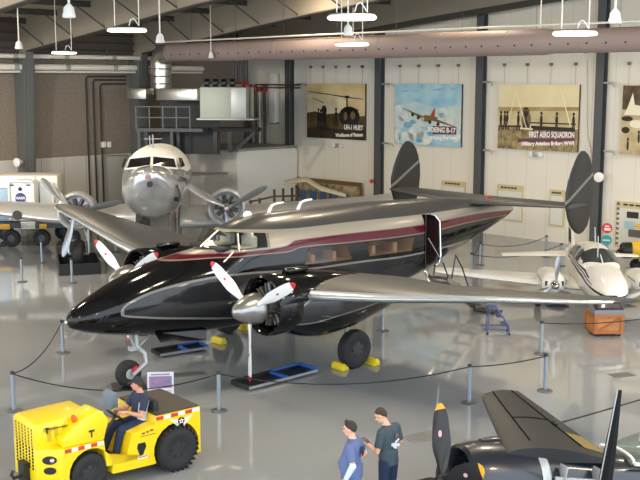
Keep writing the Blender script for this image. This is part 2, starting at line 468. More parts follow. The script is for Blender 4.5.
# white pipes along the left wall under the eaves
for z, r, off, nm, nm2 in ((7.86, .10, .55, 'upper white insulated pipe running along the brown wall under the rafters', 'insulated_pipe'), (7.38, .14, .6, 'thicker lower white insulated pipe running along the brown wall under the rafters', 'insulated_pipe'), (7.17, .05, .55, 'thin white pipe lowest of the three along the brown wall', 'thin_pipe')):
    t = thing(nm2, nm, 'pipe', RM(A0 + off, 20, z), QROOM)
    B().tube([(0, -6, 0), (0, 14.4, 0)], r, 12).build('pipe_run', m_pipew, t)
    if r > .08:
        bd = B()
        for k in range(7): bd.lathe([(-.12, r + .02), (.12, r + .02)], (0, -4 + 2.6 * k, 0), (0, 1, 0), 12)
        split_build(bd, 'pipe_collar', m_galv, t)
    bd = B()
    for k in range(6): bd.tube([(0, -3 + 2.9 * k, r * .9), (0, -3 + 2.9 * k, 8.3 - z)], .02, 6)
    split_build(bd, 'hanger', m_steel, t)
# conduits on the brown wall
for k, (u, v, nm) in enumerate(((86, 76.5, 'left'), (93, 80, 'middle'), (100, 84, 'right'))):
    p = WL(u, v, .06); a, bb = AB(p)
    pts = [RM(a, bb, .05), RM(a, bb, p.z - .1), RM(a, bb + .1, p.z), RM(a, 30.0, p.z)]
    tag(B().tube(pts, .045, 8).build('wall_conduit', m_dark), 'dark wall conduit bending right near the pipes, %s of three on the brown wall' % nm, 'conduit', 'wall conduits')
# tall grey cabinet by the left wall
p = G(103, 214); 
t = thing('steel_cabinet', 'tall flat grey steel cabinet between the brown wall and the silver airliner', 'cabinet', (-10.1, 49.6, 0), R(30))
B().box((.55, .25, 1.62), (1.1, .5, 3.24)).build('cabinet_body', mat('cab_grey', (122, 122, 116), rough=.55), t, bev=.02)
B().box((.55, -.012, 1.62), (.98, .024, 3.1)).build('cabinet_door', mat('cab_grey2', (132, 132, 126), rough=.55), t, bev=.01)
# twin light boxes on the brown wall
for u, nm in ((102.5, 'left'), (107.7, 'right')):
    p = WL(u, 144.5, 0)
    tag(B().box((p.x + .05, p.y - .05, p.z), (.16, .22, .28), rz=QROOM).build('wall_box', m_white, bev=.01), 'small white box on the brown wall, %s of the pair' % nm, 'wall box', 'white boxes on the brown wall')
p = WL(20, 162, .62)
t = thing('loudspeaker', 'white round loudspeaker on the bluish left column', 'speaker', p + Vector((0, 0, 0)), R(-45))
B().lathe([(0, .05), (.05, .17), (.22, .2), (.24, .15)], (0, 0, 0), (.3, -1, 0), 16, True).build('horn', m_white, t)
B().box((-.1, .12, 0), (.12, .16, .12)).build('bracket', m_galv, t, smooth=False)
# utility room enclosure in the corner: an L of walls with a roof
m_encl = mat('enclosure_wall', (226, 224, 216), rough=.6)
t = thing('utility_enclosure', 'pale utility room built into the hall corner under the air handler', 'small building', RM(-39.53, 33.72, 0), QROOM)
B().box((-2.0, 2.14, 1.68), (4.0, 4.25, 3.36)).build('enclosure_wall', m_encl, t, bev=.25)
B().box((-2.0, 2.14, 3.39), (3.9, 4.2, .06)).build('roof_cap', mat('enc_cap', (150, 152, 146), rough=.6), t, smooth=False)
B().box((-3.1, -.012, 1.2), (1.0, .03, 2.4)).build('door_panel', mat('enc_door', (216, 213, 204), rough=.6), t, bev=.01)
B().box((.012, 1.3, 1.3), (.02, .1, .18)).build('switch_plate', m_white, t, smooth=False)

# ---------------------------------------------------------------- hanging lamps
m_glow = mat('lamp_glow', (255, 246, 226), emit=7.0)
proto = None
lamps = [((127, 30.5), 24.8, 'second nearest disc lamp, hanging over the silver airliner nose'), ((64, 53), 39, 'farthest disc lamp, hanging just in front of the white pipes'), ((352, 18), 19.6, 'largest disc lamp, above the helicopter poster'), ((352, 44.5), 28.5, 'smaller disc lamp seen against the mauve duct above the helicopter poster'), ((575, 34), 21.9, 'disc lamp seen against the mauve duct on the right')]
for (u, v), Y, lb in lamps:
    p = YD(u, v, Y); a, bb = AB(p); hz = roofz(a) - p.z - .02
    t = thing('disc_lamp', 'white round high-bay ' + lb, 'ceiling lamp', p, 0, 'high-bay disc lamps')
    B().lathe([(0.0, .44), (.03, .45), (.06, .42), (.07, .1)], (0, 0, 0), (0, 0, 1), 36, True).build('lamp_housing', m_white, t)
    B().lathe([(-.03, .30), (-.028, .43), (.0, .455), (.012, .45)], (0, 0, 0), (0, 0, 1), 36, True).build('lamp_diffuser', m_glow, t)
    bd = B()
    for x in (-.28, .28): bd.tube([(x, 0, .1), (x, 0, hz)], .012, 6)
    split_build(bd, 'suspension_cable', m_pipew, t)
    B().tube([(.05, 0, .11), (.09, 0, .25), (.16, 0, .28), (.22, 0, .2), (.27, 0, .12)], .012, 6).build('power_lead', m_white, t)
    ld = bpy.data.lights.new('lamp_light', 'AREA'); ld.shape = 'DISK'; ld.size = .8; ld.energy = 215; ld.color = (1, .83, .60)
    lo = bpy.data.objects.new('lamp_light', ld); COL.objects.link(lo); lo.parent = t; lo.location = (0, 0, -.04)
# bell sensors on rods
bells = [((69, 12), 22, .25, 'nearest on the left, over the white pipes'), ((19, 45.5), 37, .26, 'far left one beside the bluish column'), ((160, 39), 32, .25, 'one hanging above the silver duct elbow'), ((211, 55.5), 47, .24, 'one before the mauve duct, left end'), ((348, 31), 28, .24, 'one under the largest disc lamp'), ((353, 51), 43, .23, 'one under the smaller disc lamp'), ((540, 44), 38, .25, 'one before the mauve duct above the squadron poster'), ((615, 17.5), 21, .24, 'nearest on the right, top right corner')]
for (u, v), Y, d, lb in bells:
    p = YD(u, v, Y); a, bb = AB(p); hz = roofz(a) - p.z - .02
    t = thing('bell_detector', 'white bell-shaped hanging unit on a rod, ' + lb, 'ceiling unit', p, 0, 'hanging bell units')
    B().lathe([(-.12, d * .46), (-.1, d * .55), (-.02, d * .5), (-.01, d * .46), (.09, d * .42), (.15, .05), (.17, .03)], (0, 0, 0), (0, 0, 1), 20, True).build('bell', m_white, t)
    B().tube([(0, 0, .15), (0, 0, hz)], .022, 6).build('rod', m_pipew, t)
# thin drop pipe under the nearest bell
# unseen lights without fixtures, several added to brighten back walls and airliner
for a, bb, z in ((-30, 29, 10.4), (-27, 22, 10.4), (-29.5, 13, 10.0), (-23, 31, 10.4), (-19, 25, 10.6), (-34, 10, 9.6), (-41, 17, 7.5), (-40, 6, 7.5), (-34, -1, 8), (-30, 6, 8), (-22, 4, 8), (-12, 3.5, 9), (-2, 14, 9), (-1, 22, 10), (-3, 30, 9.5), (-14, 33, 9.5), (-38, 12, 8), (-8, 26, 10), (-12, 16, 10.4), (-9, 35, 9.5), (-2, 6, 9.6)):
    ld = bpy.data.lights.new('fill_light', 'AREA'); ld.shape = 'DISK'; ld.size = .9; ld.energy = 215; ld.color = (1, .83, .60)
    lo = bpy.data.objects.new('fill_light', ld); COL.objects.link(lo); lo.location = RM(a, bb, z)

# added unseen light, tilted towards the back corner to brighten the enclosure
ld = bpy.data.lights.new('fill_light', 'AREA'); ld.shape = 'DISK'; ld.size = 1.4; ld.energy = 1100; ld.color = (1, .9, .76)
lo = bpy.data.objects.new('fill_light', ld); COL.objects.link(lo); lo.location = RM(-34, 9, 8.4)
lo.rotation_euler = (RM(-41, 33, 2.0) - lo.location).to_track_quat('-Z', 'Y').to_euler()
# ---------------------------------------------------------------- posters on the back wall
m_edge = mat('poster_edge', (74, 64, 50), rough=.6)
m_hook = mat('hook_grey', (110, 106, 98), rough=.5)
def pic(name, base): return mat(name, base, rough=.75)
def poster(name, label, pL, pR, vb, w=None):
    """an empty at the poster's lower-left corner; local x along the wall, -y towards the hall"""
    a0, a1 = AB(pL)[0], AB(pR)[0]
    a0 += .13; a1 += .13; zt = 6.62; zb = vb
    t = thing(name, label, 'poster', RM(a0, B1 - .02, zb), QROOM, 'large wall posters')
    W, Hh = a1 - a0, zt - zb
    B().box((W / 2, -.06, Hh / 2), (W, .1, Hh)).build('panel', m_edge, t, smooth=False)
    hk = B(); wr = B(); n = 5 if W > 4 else 4
    for k in range(n):
        x = W * (.06 + .88 * k / (n - 1))
        hk.box((x, -.08, Hh + .83), (.09, .14, .12)); wr.tube([(x, -.06, Hh), (x, -.06, Hh + .83)], .006, 5)
    split_build(hk, 'hook', m_hook, t, smooth=False); split_build(wr, 'hanging_wire', m_hook, t)
    return t, W, Hh
class Art(B):                                # flat printed shapes in layers on the panel face
    def __init__(s): super().__init__(); s.ms = []; s.ly = .0
    def use(s, m):
        if m not in s.ms: s.ms.append(m)
        s.mi = s.ms.index(m); s.ly += .0006; return s
    def poly(s, pts):
        s.f([s.v((x, -.1115 - s.ly, z)) for x, z in pts]); return s
    def oval(s, x, z, rx, rz, n=18, a0=0): return s.poly([(x + rx * math.cos(2 * PI * k / n + a0), z + rz * math.sin(2 * PI * k / n + a0)) for k in range(n)])
    def line(s, x0, z0, x1, z1, w, w2=None):
        w2 = w if w2 is None else w2
        d = Vector((x1 - x0, z1 - z0)).normalized(); n = Vector((-d.y, d.x))
        return s.poly([(x0 + n.x * w / 2, z0 + n.y * w / 2), (x0 - n.x * w / 2, z0 - n.y * w / 2), (x1 - n.x * w2 / 2, z1 - n.y * w2 / 2), (x1 + n.x * w2 / 2, z1 + n.y * w2 / 2)])
def print_mat(name, c0, c1, sc=1.0, thr=(.3, .7), z0=None, z1=None):    # mottled printed picture ground
    if name in MATS: return MATS[name]
    m = mat(name, c0, rough=.75); b = NB(m)
    tc = b.nt.nodes.new('ShaderNodeTexCoord'); n = b.nt.nodes.new('ShaderNodeTexNoise'); n.inputs['Scale'].default_value = sc; n.inputs['Detail'].default_value = 7
    b.nt.links.new(tc.outputs['Object'], n.inputs['Vector'])
    f = b.math('MULTIPLY', b.math('SUBTRACT', n.outputs['Fac'], thr[0]), 1 / (thr[1] - thr[0])); f = b.math('MINIMUM', b.math('MAXIMUM', f, 0), 1)
    b.out(b.mix(f, c0, c1)); return m
def scatter(art, m, n, x0, x1, z0, z1, s0, s1, rnd):
    art.use(m)
    for k in range(n):
        s = rnd.uniform(s0, s1); art.oval(rnd.uniform(x0, x1), rnd.uniform(z0, z1), s, s * rnd.uniform(.5, 1), 7)
def caption(t, items, m, W):
    for s, size, x, z, an, bo, sx in items:
        bd = B(); ca, sa = math.cos(an), math.sin(an)
        text_bm(bd, s, size, lambda px, py, pz: (x + (px * ca * sx - py * sa), -.125 - pz, z + (px * sa * sx + py * ca)), bold=bo, align='RIGHT')
        bd.build('lettering', m, t, smooth=False)
rnd = random.Random(3)
m_txt = mat('caption_white', (244, 240, 232), rough=.6)
# 1 helicopter
t, W, Hh = poster('wall_poster', 'sepia poster of a helicopter and soldiers, leftmost of the large wall posters', WB(307, 100), WB(365, 100), 3.87)
a = Art()
a.use(print_mat('p1_sky', (226, 206, 160), (196, 160, 98), .7)).poly([(0, 0), (W, 0), (W, Hh), (0, Hh)])
a.use(print_mat('p1_cloud', (244, 232, 204), (226, 204, 152), 1.2)).poly([(0.03, 1.3), (2.6, 1.25), (2.9, 1.9), (1.8, 2.25), (.03, 2.2)])
a.use(print_mat('p1_ground', (116, 92, 54), (62, 48, 30), 2.2)).poly([(0, 0), (W, 0), (W, 1.2), (3.2, 1.1), (2.2, 1.3), (1.4, 1.2), (.6, 1.35), (0, 1.25)])
a.use(print_mat('p1_grass', (72, 52, 32), (44, 32, 22), 3)).poly([(0, 0), (W, 0), (W, .55), (2, .5), (1, .62), (0, .45)])
mb = pic('p1_black', (34, 28, 22)); md2 = pic('p1_dark', (66, 54, 38))
a.use(mb).oval(3.0, 1.12, .72, .52).poly([(2.6, 1.2), (3.5, 1.2), (3.62, 1.5), (2.8, 1.62), (2.55, 1.5)]).line(2.85, 1.5, 2.85, 2.12, .1).line(2.7, 2.1, 3.0, 2.1, .12)
a.use(mb).line(.15, 2.35, 2.9, 2.08, .035, .06).line(2.9, 2.08, 3.95, 2.0, .06, .03).line(.45, 2.0, 1.25, 1.78, .03, .04)
a.use(md2).oval(1.25, 1.42, .19, .24)
for x, z, h in ((.85, .75, .62), (1.02, .72, .6), (1.2, .7, .7), (1.34, .72, .66), (2.1, 1.0, .4)):
    a.use(mb).oval(x, z + h * .5, .09, h * .5).oval(x, z + h + .07, .07, .08).line(x - .05, z, x - .1, z - .3, .08).line(x + .05, z, x + .12, z - .3, .08)
a.use(pic('p1_glass', (120, 100, 66))).oval(2.75, 1.15, .12, .2).oval(3.25, 1.2, .16, .2)
a.build('print', a.ms, t, smooth=False)
caption(t, [('UH-1 HUEY', .34, W - .12, .60, 0, .012, .74), ('Workhorse of Vietnam', .24, W - .12, .27, R(3), .012, .82)], m_txt, W)
# 2 bomber
t, W, Hh = poster('wall_poster', 'blue sky poster of a four-engined bomber above clouds, second large wall poster', WB(395, 100), WB(461, 100), 3.81)
a = Art()
a.use(print_mat('p2_sky', (112, 178, 206), (186, 216, 222), 1.1)).poly([(0, 0), (W, 0), (W, Hh), (0, Hh)])
a.use(print_mat('p2_haze', (214, 222, 210), (176, 206, 214), 1.6)).poly([(0, .9), (W, .8), (W, 1.9), (2.5, 1.7), (1.2, 2.0), (0, 1.8)])
a.use(print_mat('p2_strip', (196, 214, 220), (120, 176, 208), 2)).poly([(0, 2.4), (W, 2.55), (W, 2.68), (0, 2.5)])
mc = print_mat('p2_cloud', (240, 238, 226), (176, 204, 216), 2.4)
a.use(mc)
for x, z, r in ((.2, .4, .55), (.3, 1.0, .38), (.22, 1.6, .3), (.5, 1.3, .3), (.7, .3, .5), (1.3, .5, .5), (1.8, .35, .5), (2.9, 1.5, .3), (2.75, 1.2, .38), (3.2, 1.1, .3), (3.6, .5, .4), (3.85, .9, .3)): a.oval(x, z, min(r, x - .01, W - x - .01), min(r * .8, z), 12)
a.use(print_mat('p2_blue', (86, 146, 182), (140, 188, 208), 3))
for x, z, r in ((.8, .9, .28), (1.5, .2, .2), (2.2, .55, .25), (1.1, 1.05, .2)): a.oval(x, z, r, r * .5, 12)
A_ = lambda pts: [(2.05 + (x - 2.05) * .80, 1.28 + (z - 1.28) * .80) for x, z in pts]
mbr = pic('p2_olive', (122, 96, 66)); mdk = pic('p2_dark', (60, 48, 40)); mrd = pic('p2_tail', (176, 66, 40))
a.use(mbr).poly(A_([(.05, 1.8), (.08, 1.76), (1.6, 1.18), (2.2, 1.12), (4.0, .78), (4.0, .82), (2.3, 1.3), (1.7, 1.34)]))
a.use(mbr).poly(A_([(1.45, 1.15), (1.6, 1.05), (2.0, 1.02), (2.7, 1.22), (2.72, 1.3), (2.2, 1.38), (1.8, 1.42), (1.55, 1.32)]))
a.use(mrd).poly(A_([(2.15, 1.36), (2.5, 1.28), (2.52, 1.8), (2.46, 1.84)]))
a.use(mdk)
for x, z in ((.85, 1.42), (1.28, 1.26), (2.15, 1.02), (2.75, .92)): a.oval(*A_([(x, z)])[0], .10, .09)
a.use(pic('p2_nose', (196, 176, 140))).oval(*A_([(1.6, 1.18)])[0], .10, .10)
a.use(pic('p2_band', (92, 66, 80))).poly([(2.3, .52), (W - .25, .55), (W - .25, .9), (2.3, .9)])
a.build('print', a.ms, t, smooth=False)
caption(t, [('BOEING B-17', .32, W - .3, .72, 0, .012, .86), ('Flying Fortress', .24, W - .2, .42, R(3), .012, .98)], m_txt, W)
# 3 squadron
t, W, Hh = poster('wall_poster', 'sepia poster of an early squadron with men and biplanes, third large wall poster', WB(498, 100), WB(578, 100), 3.86)
a = Art()
a.use(print_mat('p3_sky', (236, 222, 180), (224, 204, 156), .6)).poly([(0, 0), (W, 0), (W, Hh), (0, Hh)])
a.use(print_mat('p3_land', (196, 172, 122), (150, 124, 82), 1.2)).poly([(0, 1.55), (W, 1.7), (W, 1.85), (0, 1.78)])
a.use(print_mat('p3_field', (218, 202, 160), (190, 168, 122), 1.4)).poly([(0, 1.0), (W, 1.0), (W, 1.7), (0, 1.6)])
a.use(print_mat('p3_grass', (186, 166, 118), (96, 78, 48), 4.5)).poly([(0, 0), (W, 0), (W, .95), (2, .9), (0, 1.0)])
mk = pic('p3_dark', (52, 44, 34))
a.use(mk).poly([(1.6, 1.12), (W - .1, 1.12), (W - .1, 1.18), (1.6, 1.18)]).poly([(1.7, .85), (W - .15, .85), (W - .15, 1.0), (1.7, 1.03)]).poly([(.1, .92), (1.2, .95), (1.2, 1.02), (.1, 1.0)])
for x in (.15, .35, .48, 1.05, 2.2, 2.95, 3.75):
    a.use(mk).oval(x, 1.28, .07, .22).oval(x, 1.56, .06, .07).line(x - .03, 1.1, x - .07, .8, .06).line(x + .03, 1.1, x + .07, .8, .06)
a.use(pic('p3_mid', (122, 104, 74))).oval(1.45, 1.25, .24, .42)
a.use(mk)
for k in range(8): a.line(1.25 + .06 * k, .85, 1.6 - .05 * k, 1.7, .03)
a.use(mk).oval(1.42, 1.75, .13, .05)
a.use(pic('p3_pale', (240, 230, 200))).line(1.5, .85, .9, Hh - .3, .04).line(3.1, Hh - .2, 3.6, 1.1, .05).line(.5, 1.0, .9, 2.5, .03).line(1.15, .9, 1.8, .88, .06)
a.use(pic('p3_band', (112, 66, 84))).poly([(1.05, .3), (W - .12, .42), (W - .12, .58), (1.05, .46)]).poly([(1.8, .55), (W - .12, .6), (W - .12, .85), (1.8, .8)])
a.build('print', a.ms, t, smooth=False)
caption(t, [('FIRST AERO SQUADRON', .33, W - .14, .70, R(1.5), .010, .60), ('Military Aviation Before WWI', .22, W - .14, .37, R(3), .012, .95)], m_txt, W)
# 4 airfield
t, W, Hh = poster('wall_poster', 'black and cream hangar poster, rightmost large wall poster at the picture edge', WB(621, 100), WB(706, 100), 3.9)
a = Art()
a.use(print_mat('p4_bg', (224, 208, 168), (170, 146, 104), 1.6)).poly([(0, 0), (W, 0), (W, Hh), (0, Hh)])
a.use(print_mat('p4_roof', (60, 48, 36), (120, 98, 66), 3.5)).poly([(0.02, 1.75), (W, 1.75), (W, Hh - .03), (.02, Hh - .03)])
a.use(pic('p4_cream', (240, 230, 204))).poly([(.25, 1.85), (.45, 2.42), (.55, 1.95), (1.5, 1.8), (3, 1.7), (3, 1.5), (.1, 1.55)])
a.use(mk).oval(.25, 1.4, .25, .1).oval(.2, .95, .18, .13).oval(1.6, 1.1, .4, .2).oval(2.6, 1.2, .5, .2)
a.use(pic('p4_cream', (240, 230, 204))).oval(.65, 1.2, .3, .16).oval(1.2, 1.0, .25, .2)
for x, z in ((.32, .35), (.78, .65), (1.5, .4), (2.4, .6)): a.use(mk).oval(x, z, .05, .2).oval(x, z + .24, .05, .06)
a.build('print', a.ms, t, smooth=False)
# small wall fittings below and beside the posters
for (u, v), lb in (((339, 145.5), 'helicopter'), ((537, 154), 'squadron')):
    t = thing('twin_spotlight', 'white twin-headed emergency light under the %s poster' % lb, 'emergency light', WB(u, v, 0), QROOM, 'twin emergency lights')
    B().box((0, -.07, 0), (.22, .14, .2)).build('light_body', m_galv, t, bev=.01)
    for s in (-1, 1): B().box((s * .24, -.1, 0), (.2, .18, .22)).build('light_head', m_white, t, bev=.02)
for u, v, lb in ((300, 84, 'first column, upper'), (385, 84, 'second column, upper'), (385, 143, 'second column, lower'), (486, 82, 'third column, upper'), (486, 150, 'third column, lower'), (607, 83, 'fourth column, upper'), (607, 151, 'fourth column, lower')):
    p = WB(u - 3, v, .3)
    tag(B().tube([p, p + E1 * .35 + UP * .0, p + E1 * .45 - UP * .04, p + E1 * .47 - UP * .16], .045, 8).build('pipe_bracket', m_galv), 'short grey bent pipe arm sticking out from the %s arm' % lb, 'pipe', 'pipe arms on the columns')
t = thing('floodlight', 'white round floodlight fixed to the column behind the near tail fin', 'floodlight', WB(599, 177, .42), QROOM)
B().lathe([(-.18, .06), (-.1, .16), (.1, .2), (.12, .17)], (0, 0, 0), (.5, -1, .0), 16, True).build('lamp_head', m_white, t)
B().box((-.02, .14, 0), (.14, .3, .08)).build('bracket', m_galv, t, smooth=False)
tag(B().tube([WB(592, 175, .05), WB(591, 150, .05), WB(587, 135, .05), WB(587, 60, .05)], .02, 6).build('wall_cable', m_pipew), 'thin pale cable running down the wall beside the fourth column', 'cable')
p = WB(372, 181, .5)
tag(B().lathe([(0, .06), (.05, .1), (.14, .1)], p, (-.3, -1, 0), 12, True).build('alarm_bell', m_red), 'small red alarm bell on the second dark column', 'alarm bell')
# framed displays low on the wall
m_frm = mat('frame_tan', (206, 190, 150), rough=.6); m_pap = mat('paper', (216, 216, 206), rough=.7)
def display(name, label, uL, uR, vt, zb, header=True):
    a0, a1 = AB(WB(uL, 150))[0], AB(WB(uR, 150))[0]; zt = WB((uL + uR) / 2, vt).z; W, Hh = a1 - a0, zt - zb
    t = thing(name, label, 'display panel', RM(a0, B1, zb), QROOM)
    B().box((W / 2, -.03, Hh / 2), (W, .06, Hh)).build('frame', m_frm, t, smooth=False)
    B().box((W / 2, -.07, Hh / 2 - .1), (W - .14, .02, Hh - .34)).build('sheet', m_pap, t, smooth=False)
    bd = B()
    for k in range(5): bd.box((W * (.2 + .13 * k), -.075, Hh - .12), (W * .09, .02, .07))
    bd.build('heading', mat('ink', (60, 58, 54), rough=.7), t, smooth=False)
    return t, W, Hh
display('framed_display', 'small cream framed display on the wall left of the tailplane', 443, 467, 181, 1.1)
display('framed_display', 'cream framed display on the wall above the aircraft tail tip', 499, 525, 185, .7)
display('framed_display', 'cream framed display partly behind the near tail fin', 552, 567, 190, .7)
t, W, Hh = display('notice_board', 'grey-brown framed notice board with photographs at the right picture edge', 619.5, 668, 203, .15)
bd = B()
for k in range(9): bd.box((.1, -.07, .15 + .2 * k), (.12, .03, .1))
split_build(bd, 'frame_stud', mat('stud', (110, 104, 92), rough=.6), t, smooth=False)
for x, z, w, h, c in ((.75, 1.35, .5, .25, (52, 44, 40)), (.65, .95, .5, .3, (170, 196, 208)), (.95, .62, .7, .3, (100, 96, 92)), (1.35, 1.1, .4, .5, (40, 40, 44)), (1.4, .35, .5, .3, (150, 120, 90))):
    B().box((x, -.09, z), (w, .02, h)).build('photograph', mat('ph%d%d%d' % c, c, rough=.7), t, smooth=False)
# round signs on a stand
t = thing('sign_post', 'post with a red round sign above a teal round sign by the notice board', 'sign', G(606, 256) , R(-20))
h0 = t.location
def sz(v): return YD(606, v, h0.y).z
B().box((0, 0, sz(243) / 2), (.14, .05, sz(243))).build('post', m_galv, t, smooth=False)
rr = 5.2 * h0.y / 1046
B().disc((0, -.05, sz(228)), (0, -1, 0), rr, .04, 24).build('red_sign', mat('sign_red', (206, 60, 74), rough=.5), t)
B().disc((0, -.05, sz(240)), (0, -1, 0), rr, .04, 24).build('teal_sign', mat('sign_teal', (52, 160, 178), rough=.5), t)
B().box((.02, -.08, sz(229)), (rr * 1.2, .02, .1)).box((0, -.08, sz(226)), (rr * .8, .02, .05)).box((0, -.08, sz(240)), (rr * 1.4, .02, .06)).build('sign_lettering', m_white, t, smooth=False)
# ---------------------------------------------------------------- the black executive twin
m_silver = mat('paint_silver', (196, 190, 180), rough=.3, metal=.75)
m_wing = mat('wing_grey', (66, 68, 70), rough=.42, metal=.2)
m_gloss = mat('gloss_black', (14, 14, 15), rough=.1, coat=.1, spec=.3)
m_dgrey = mat('paint_darkgrey', (72, 74, 76), rough=.2, coat=.4)
m_maroon = mat('paint_maroon', (86, 20, 32), rough=.2, coat=.5)
m_chrome = mat('polished_metal', (206, 204, 200), rough=.15, metal=1.0)
m_tyre = mat('tyre_rubber', (34, 34, 35), rough=.75)
m_hub = mat('wheel_hub', (60, 60, 62), rough=.4, metal=.5)
m_blade = mat('blade_white', (228, 228, 228), rough=.3)
m_bred = mat('blade_red', (200, 44, 52), rough=.35)
m_tan = mat('cabin_tan', (176, 140, 104), rough=.7)
m_cabin = mat('cabin_lining', (58, 50, 44), rough=.8)
m_seatw = mat('seat_cream', (206, 204, 186), rough=.7)
m_strut = mat('strut_grey', (176, 178, 178), rough=.35, metal=.3)
def glass(name, rgb, a=.22):
    if name in MATS: return MATS[name]
    m = mat(name, rgb, rough=.03, spec=.8, alpha=a); return m
m_glass = glass('cockpit_glass', (40, 50, 50), .22)
m_glassd = glass('cabin_glass', (20, 18, 16), .22)

t = thing('executive_aircraft', 'glossy black twin-engined executive aircraft with silver roof and maroon stripe, largest in the hall', 'aircraft', (-5.40, 21.76, 0), .76)
LK = t
TAB = [(0, 1.73, 1.71, .004), (.05, 1.85, 1.60, .12), (.2, 1.96, 1.52, .25), (.5, 2.12, 1.41, .41), (.95, 2.32, 1.30, .55), (1.6, 2.56, 1.18, .68), (2.4, 2.77, 1.06, .77), (3.1, 2.88, .99, .82), (3.6, 2.95, .96, .85), (4.0, 3.20, .94, .86), (4.3, 3.38, .93, .87), (4.8, 3.50, .93, .87), (5.5, 3.58, .93, .87), (8.5, 3.58, 1.0, .87), (10.5, 3.52, 1.24, .80), (11.6, 3.47, 1.50, .72), (12.6, 3.42, 1.80, .60), (13.6, 3.32, 2.08, .46), (14.8, 3.12, 2.42, .27), (15.5, 2.97, 2.64, .13), (15.82, 2.86, 2.78, .03)]
m_fus = mat('fuselage_livery', (16, 16, 18), rough=.09, coat=.1, spec=.32)
b = NB(m_fus); X, Y_, Z = b.xyz()
cv = lambda pts: b.curve(X, pts, 0.0, 16.0, 0.0, 4.0)
roof = cv([(0, 4), (3.9, 4), (4.0, 3.36), (4.5, 3.32), (6, 3.22), (8, 3.2), (10.4, 3.15), (13, 3.12), (16, 2.95)])
silv = cv([(0, 4), (2.4, 3.2), (2.8, 2.9), (3.3, 2.86), (5.3, 2.84), (5.55, 2.85), (5.95, 2.95), (7.5, 2.94), (10.6, 2.88), (13, 2.92), (16, 2.8)])
maro = cv([(0, 4), (1.6, 3.2), (2.1, 2.82), (3.3, 2.78), (5.0, 2.74), (5.6, 2.72), (6.05, 2.78), (7.8, 2.72), (10.6, 2.66), (13, 2.72), (16, 2.7)])
up = cv([(0, .5), (.94, 1.2), (.97, 1.86), (1.33, 2.12), (2.4, 2.33), (3.8, 2.38), (6, 2.24), (8.3, 2.18), (10, 2.12), (12, 2.15), (16, 2.2)])
lo = cv([(0, 3.6), (.94, 2.4), (.99, 1.80), (1.58, 1.66), (2.9, 1.44), (4.1, 1.25), (6, 1.0), (9, .8), (16, .5)])
ins = b.mul(b.lt(Z, up), b.gt(Z, lo))
ins2 = b.mul(b.lt(b.math('ADD', Z, .05), up), b.gt(b.math('SUBTRACT', Z, .045), lo), b.gt(X, 1.07))
c = b.mix(ins, (14, 14, 16), (116, 114, 112))
c = b.mix(ins2, c, (38, 39, 41))
c = b.mix(b.gt(Z, maro), c, (78, 16, 30))
pin = b.mul(b.gt(Z, b.math('ADD', maro, -.028)), b.lt(Z, maro), b.gt(X, 2.0))
c = b.mix(pin, c, (120, 100, 90))
c = b.mix(b.gt(Z, silv), c, (150, 144, 133))
pin = b.mul(b.gt(Z, b.math('ADD', silv, -.02)), b.lt(Z, silv), b.gt(X, 2.6))
c = b.mix(pin, c, (120, 84, 78))
c = b.mix(b.gt(Z, roof), c, (72, 72, 72))
b.out(c)
met = b.math('MAXIMUM', b.gt(Z, silv), 0.0)
b.out(b.mul(met, .35), 'Metallic')
b.out(b.math('ADD', b.mul(met, .2), .09), 'Roughness')
xs = [0, .02, .05, .1, .15, .2, .3, .4, .5, .65, .8, .95, 1.1, 1.3] + [1.5 + .1 * k for k in range(40)] + [5.5 + .25 * k for k in range(40)] + [15.5, 15.65, 15.75, 15.82]
fus = B().loft(body_rings(TAB, xs, 64, .92)).build('fuselage', m_fus, None)
# cut cockpit, cabin windows and the door opening
cut = []
def cutter(poly, y0, y1, m):
    cut.append(B().prism(poly, y0, y1).build('cut', m, None, smooth=False))
cutter([(3.40, 2.915), (4.06, 2.915), (4.12, 3.31), (4.02, 3.7), (3.40, 3.7)], -1.2, 1.2, m_cabin)
cutter([(4.05, 2.90), (5.0, 2.88), (5.05, 3.20), (4.12, 3.29)], -1.2, 1.2, m_cabin)
cutter([(6.10, 2.33), (6.28, 2.72), (7.58, 2.66), (7.76, 2.27)], -1.2, 1.2, m_tan)
cutter([(8.40, 2.27), (8.28, 2.63), (10.22, 2.58), (10.12, 2.22)], -1.2, 1.2, m_tan)
cutter([(10.74, 1.62), (11.28, 1.72), (11.38, 1.9), (11.36, 2.96), (11.22, 3.1), (10.74, 3.14)], -1.2, -.1, mat('door_dark', (40, 16, 20), rough=.7))
dg = bpy.context.evaluated_depsgraph_get(); dg.update()
carve(fus, cut)
fus.parent = t
def pane(name, pts, m, nrm=(0, -1, 0), th=.012): return B().sheet(pts, th, nrm).build(name, m, t, smooth=False)
for s in (-1, 1):
    pane('windscreen_pane', [(3.60, s * .03, 2.94), (4.05 if s < 0 else 4.3, s * .80, 2.92), (4.17 if s < 0 else 4.35, s * .63, 3.25), (4.10, s * .03, 3.28)], m_glass, (-.6, 0, .4))
    pane('cockpit_side_window', [(4.12, s * .855, 2.90), (5.0, s * .86, 2.88), (5.05, s * .74, 3.20), (4.2, s * .70, 3.29)], m_glass, (0, s, .3))
    pane('cabin_window', [(6.10, s * .865, 2.33), (6.28, s * .835, 2.72), (7.58, s * .84, 2.66), (7.76, s * .868, 2.27)], m_glassd, (0, s, 0))
    pane('cabin_window', [(8.40, s * .865, 2.27), (8.28, s * .83, 2.63), (10.22, s * .79, 2.58), (10.12, s * .82, 2.22)], m_glassd, (0, s, 0))
    if s < 0: B().tube([(4.06, s * .84, 2.88), (4.17, s * .66, 3.28)], .025, 8).build('window_post', m_silver, t)
B().tube([(3.58, 0, 2.95), (4.11, 0, 3.29)], .025, 8).build('window_post', m_silver, t)
